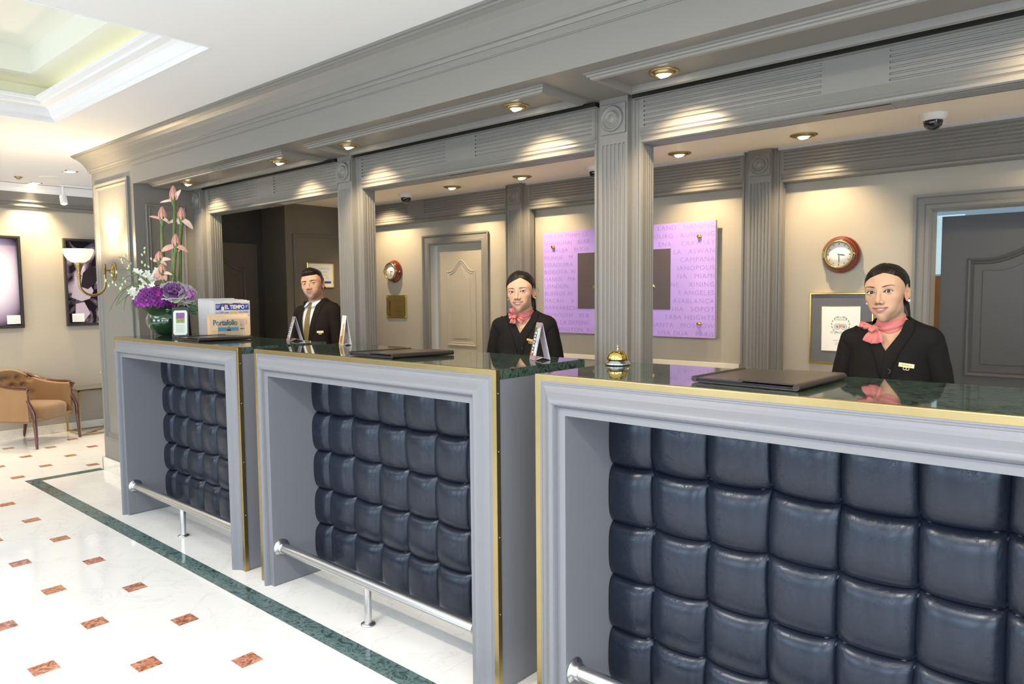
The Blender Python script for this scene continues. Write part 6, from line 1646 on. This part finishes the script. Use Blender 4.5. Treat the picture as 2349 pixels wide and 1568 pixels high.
W3 = dict(base_f, key='right_receptionist', seed=3, hs=1.0, eyez=1.536, pos=(-.745, 3.07), body=(4, 0, 0), head=(-9, 0, 4.5), gaze=(13, 0), skin=(.54, .33, .21), haircol=(.010, .008, .007), gap=3.6, smile=.9,
    label='woman in black jacket with salmon scarf and pearl earrings at the nearest desk', hairline=HLF, hairT=hairT_f(3, 6, 4), tail=([(0, -92, 5), (18, -88, -20), (40, -62, -60), (46, -55, -95), (44, -60, -130)], [26, 26, 18, 15, 10]),
    knot=(-40, 44, -140), bow=BOW3, badge=(72, -276, 54, 16, -8), name='MONICA', buttons=((14, -300),), badgecol=(.55, .45, .22))
HL2 = [(-180, -78), (-125, -62), (-108, -20), (-100, 20), (-86, 8), (-72, -10), (-62, 10), (-48, 32), (-28, 50), (-5, 64), (12, 74), (22, 70), (40, 56), (60, 34), (76, 4), (86, 22), (100, 24), (108, -20), (125, -62), (180, -78)]
BOW2 = [((-2, 8, 14), (-.3, .3, 1), (1, .2, .2), 34, 40, 5, 5, .4), ((-10, 8, 2), (-1, .4, -.1), (0, .2, 1), 22, 40, 5, 5, .4), ((12, 10, -6), (.9, .3, -.55), (.3, .2, 1), 44, 34, 5, 4, .3), ((-4, 10, -8), (-.2, .3, -1), (1, .2, 0), 34, 44, 5, 5, .4), ((2, 16, 0), (.2, .7, -.3), (1, .2, .2), 20, 36, 5, 5, .5)]
W2 = dict(base_f, key='middle_receptionist', seed=8, hs=1.0, eyez=1.550, pos=(-2.575, 3.02), body=(28, 0, 0), head=(-3, 0, 3.5), gaze=(16, 0), skin=(.60, .36, .235), haircol=(.012, .009, .008), gap=4.8, smile=1.15, mw=29.5, jw=50, chin=17, nose=1.05, lipu=.5, lipl=.6,
    eyeu=4.8, eyel=3.4, tilt=1.8, liner=.6, shadow=.2, browt=3.6, arch=4.2, browz=17.5, fold=.75, label='smiling woman in black jacket with coral scarf behind the middle desk', hairline=HL2, hairT=hairT_f(4, 9, 6), hairsoft=6, lf=1.0,
    tail=([(0, -92, 0), (26, -84, -25), (46, -62, -60), (50, -58, -95), (48, -62, -128)], [24, 24, 17, 14, 8]), wisps=(([72, -20, 14], [86, -26, 22], [96, -30, 6], [92, -30, -14]),),
    knot=(-34, 42, -132), bow=BOW2, badge=(60, -262, 46, 11, -14), name='LAURA', buttons=((8, -306),), badgecol=(.62, .42, .12), pearl=.004, pearlcol=(.8, .62, .3), suit=(.0085, .0072, .0065))
LM = {1: dict(z0=-118, z1=-520, iz=(100, 150, 250, 400, 520), ix=(62, 60, 52, 26, 2), oz=(100, 150, 205, 220, 400, 520), ox=(92, 100, 108, 92, 62, 12)),
      -1: dict(z0=-118, z1=-500, iz=(100, 150, 250, 400, 500), ix=(-62, -60, -52, -26, -2), oz=(100, 150, 205, 220, 400, 500), ox=(-92, -100, -108, -92, -60, -12))}
HLM = [(-180, -60), (-125, -42), (-108, -5), (-100, 26), (-88, 4), (-80, -16), (-72, 8), (-62, 40), (-45, 58), (-20, 55), (0, 54), (20, 55), (45, 60), (62, 44), (72, 14), (80, -18), (88, 0), (100, 26), (108, -5), (125, -42), (180, -60)]
MAN = dict(base_f, sex='m', key='man', seed=5, hs=1.09, eyez=1.622, pos=(-4.60, 3.10), body=(14, -4, -7), head=(22, 4, 7), gaze=(14, -2), shift=(-98, 0, 0), skin=(.60, .35, .23), haircol=(.012, .010, .009), gap=0, smile=.8, mw=24, jw=55, chin=20, lf=1.0, cheek=.9, brow=11, nose=1.12, lipu=.7, lipl=.8, neck=57, sw=168, sz=-208, cw=150, bust=0,
    eyeu=4.0, eyel=2.6, tilt=-.6, liner=.25, shadow=.15, browx=13, browz=15.5, arch=4.2, browt=5.6, fold=.9, beard=1, blush=(.60, .26, .18), lip=(.42, .19, .15), suit=(.0125, .0082, .0068), label='man in dark brown suit, white shirt and gold tie behind the farthest desk',
    hairline=HLM, hairT=lambda az, z, x, f: 1.5+9*sstep(z, 52, 84)+13*np.exp(-((np.degrees(az))/48)**2)*sstep(z, 48, 70)*(1-.6*sstep(z, 86, 110)), strand=1.6, part=None, hairsoft=-12, crown=74, bun=(0, 60, 190),
    jthick=13, jtop=-104, jbot=-720, vz=(0, 110, 150, 250, 400, 520, 521), vx=(68, 68, 66, 58, 31, 6, 0), colback=-104, colside=-112, slv=(56, 50), elbow=(34, -4), wrist=(4, 110, -190), collar=((2, 11), (-16, 14), (-40, 20)), lapel=LM,
    badge=(112, -372, 48, 16, 2), name='CARLOS', badgecol=(.78, .64, .34))
for C in (W3, W2, MAN): person(C)
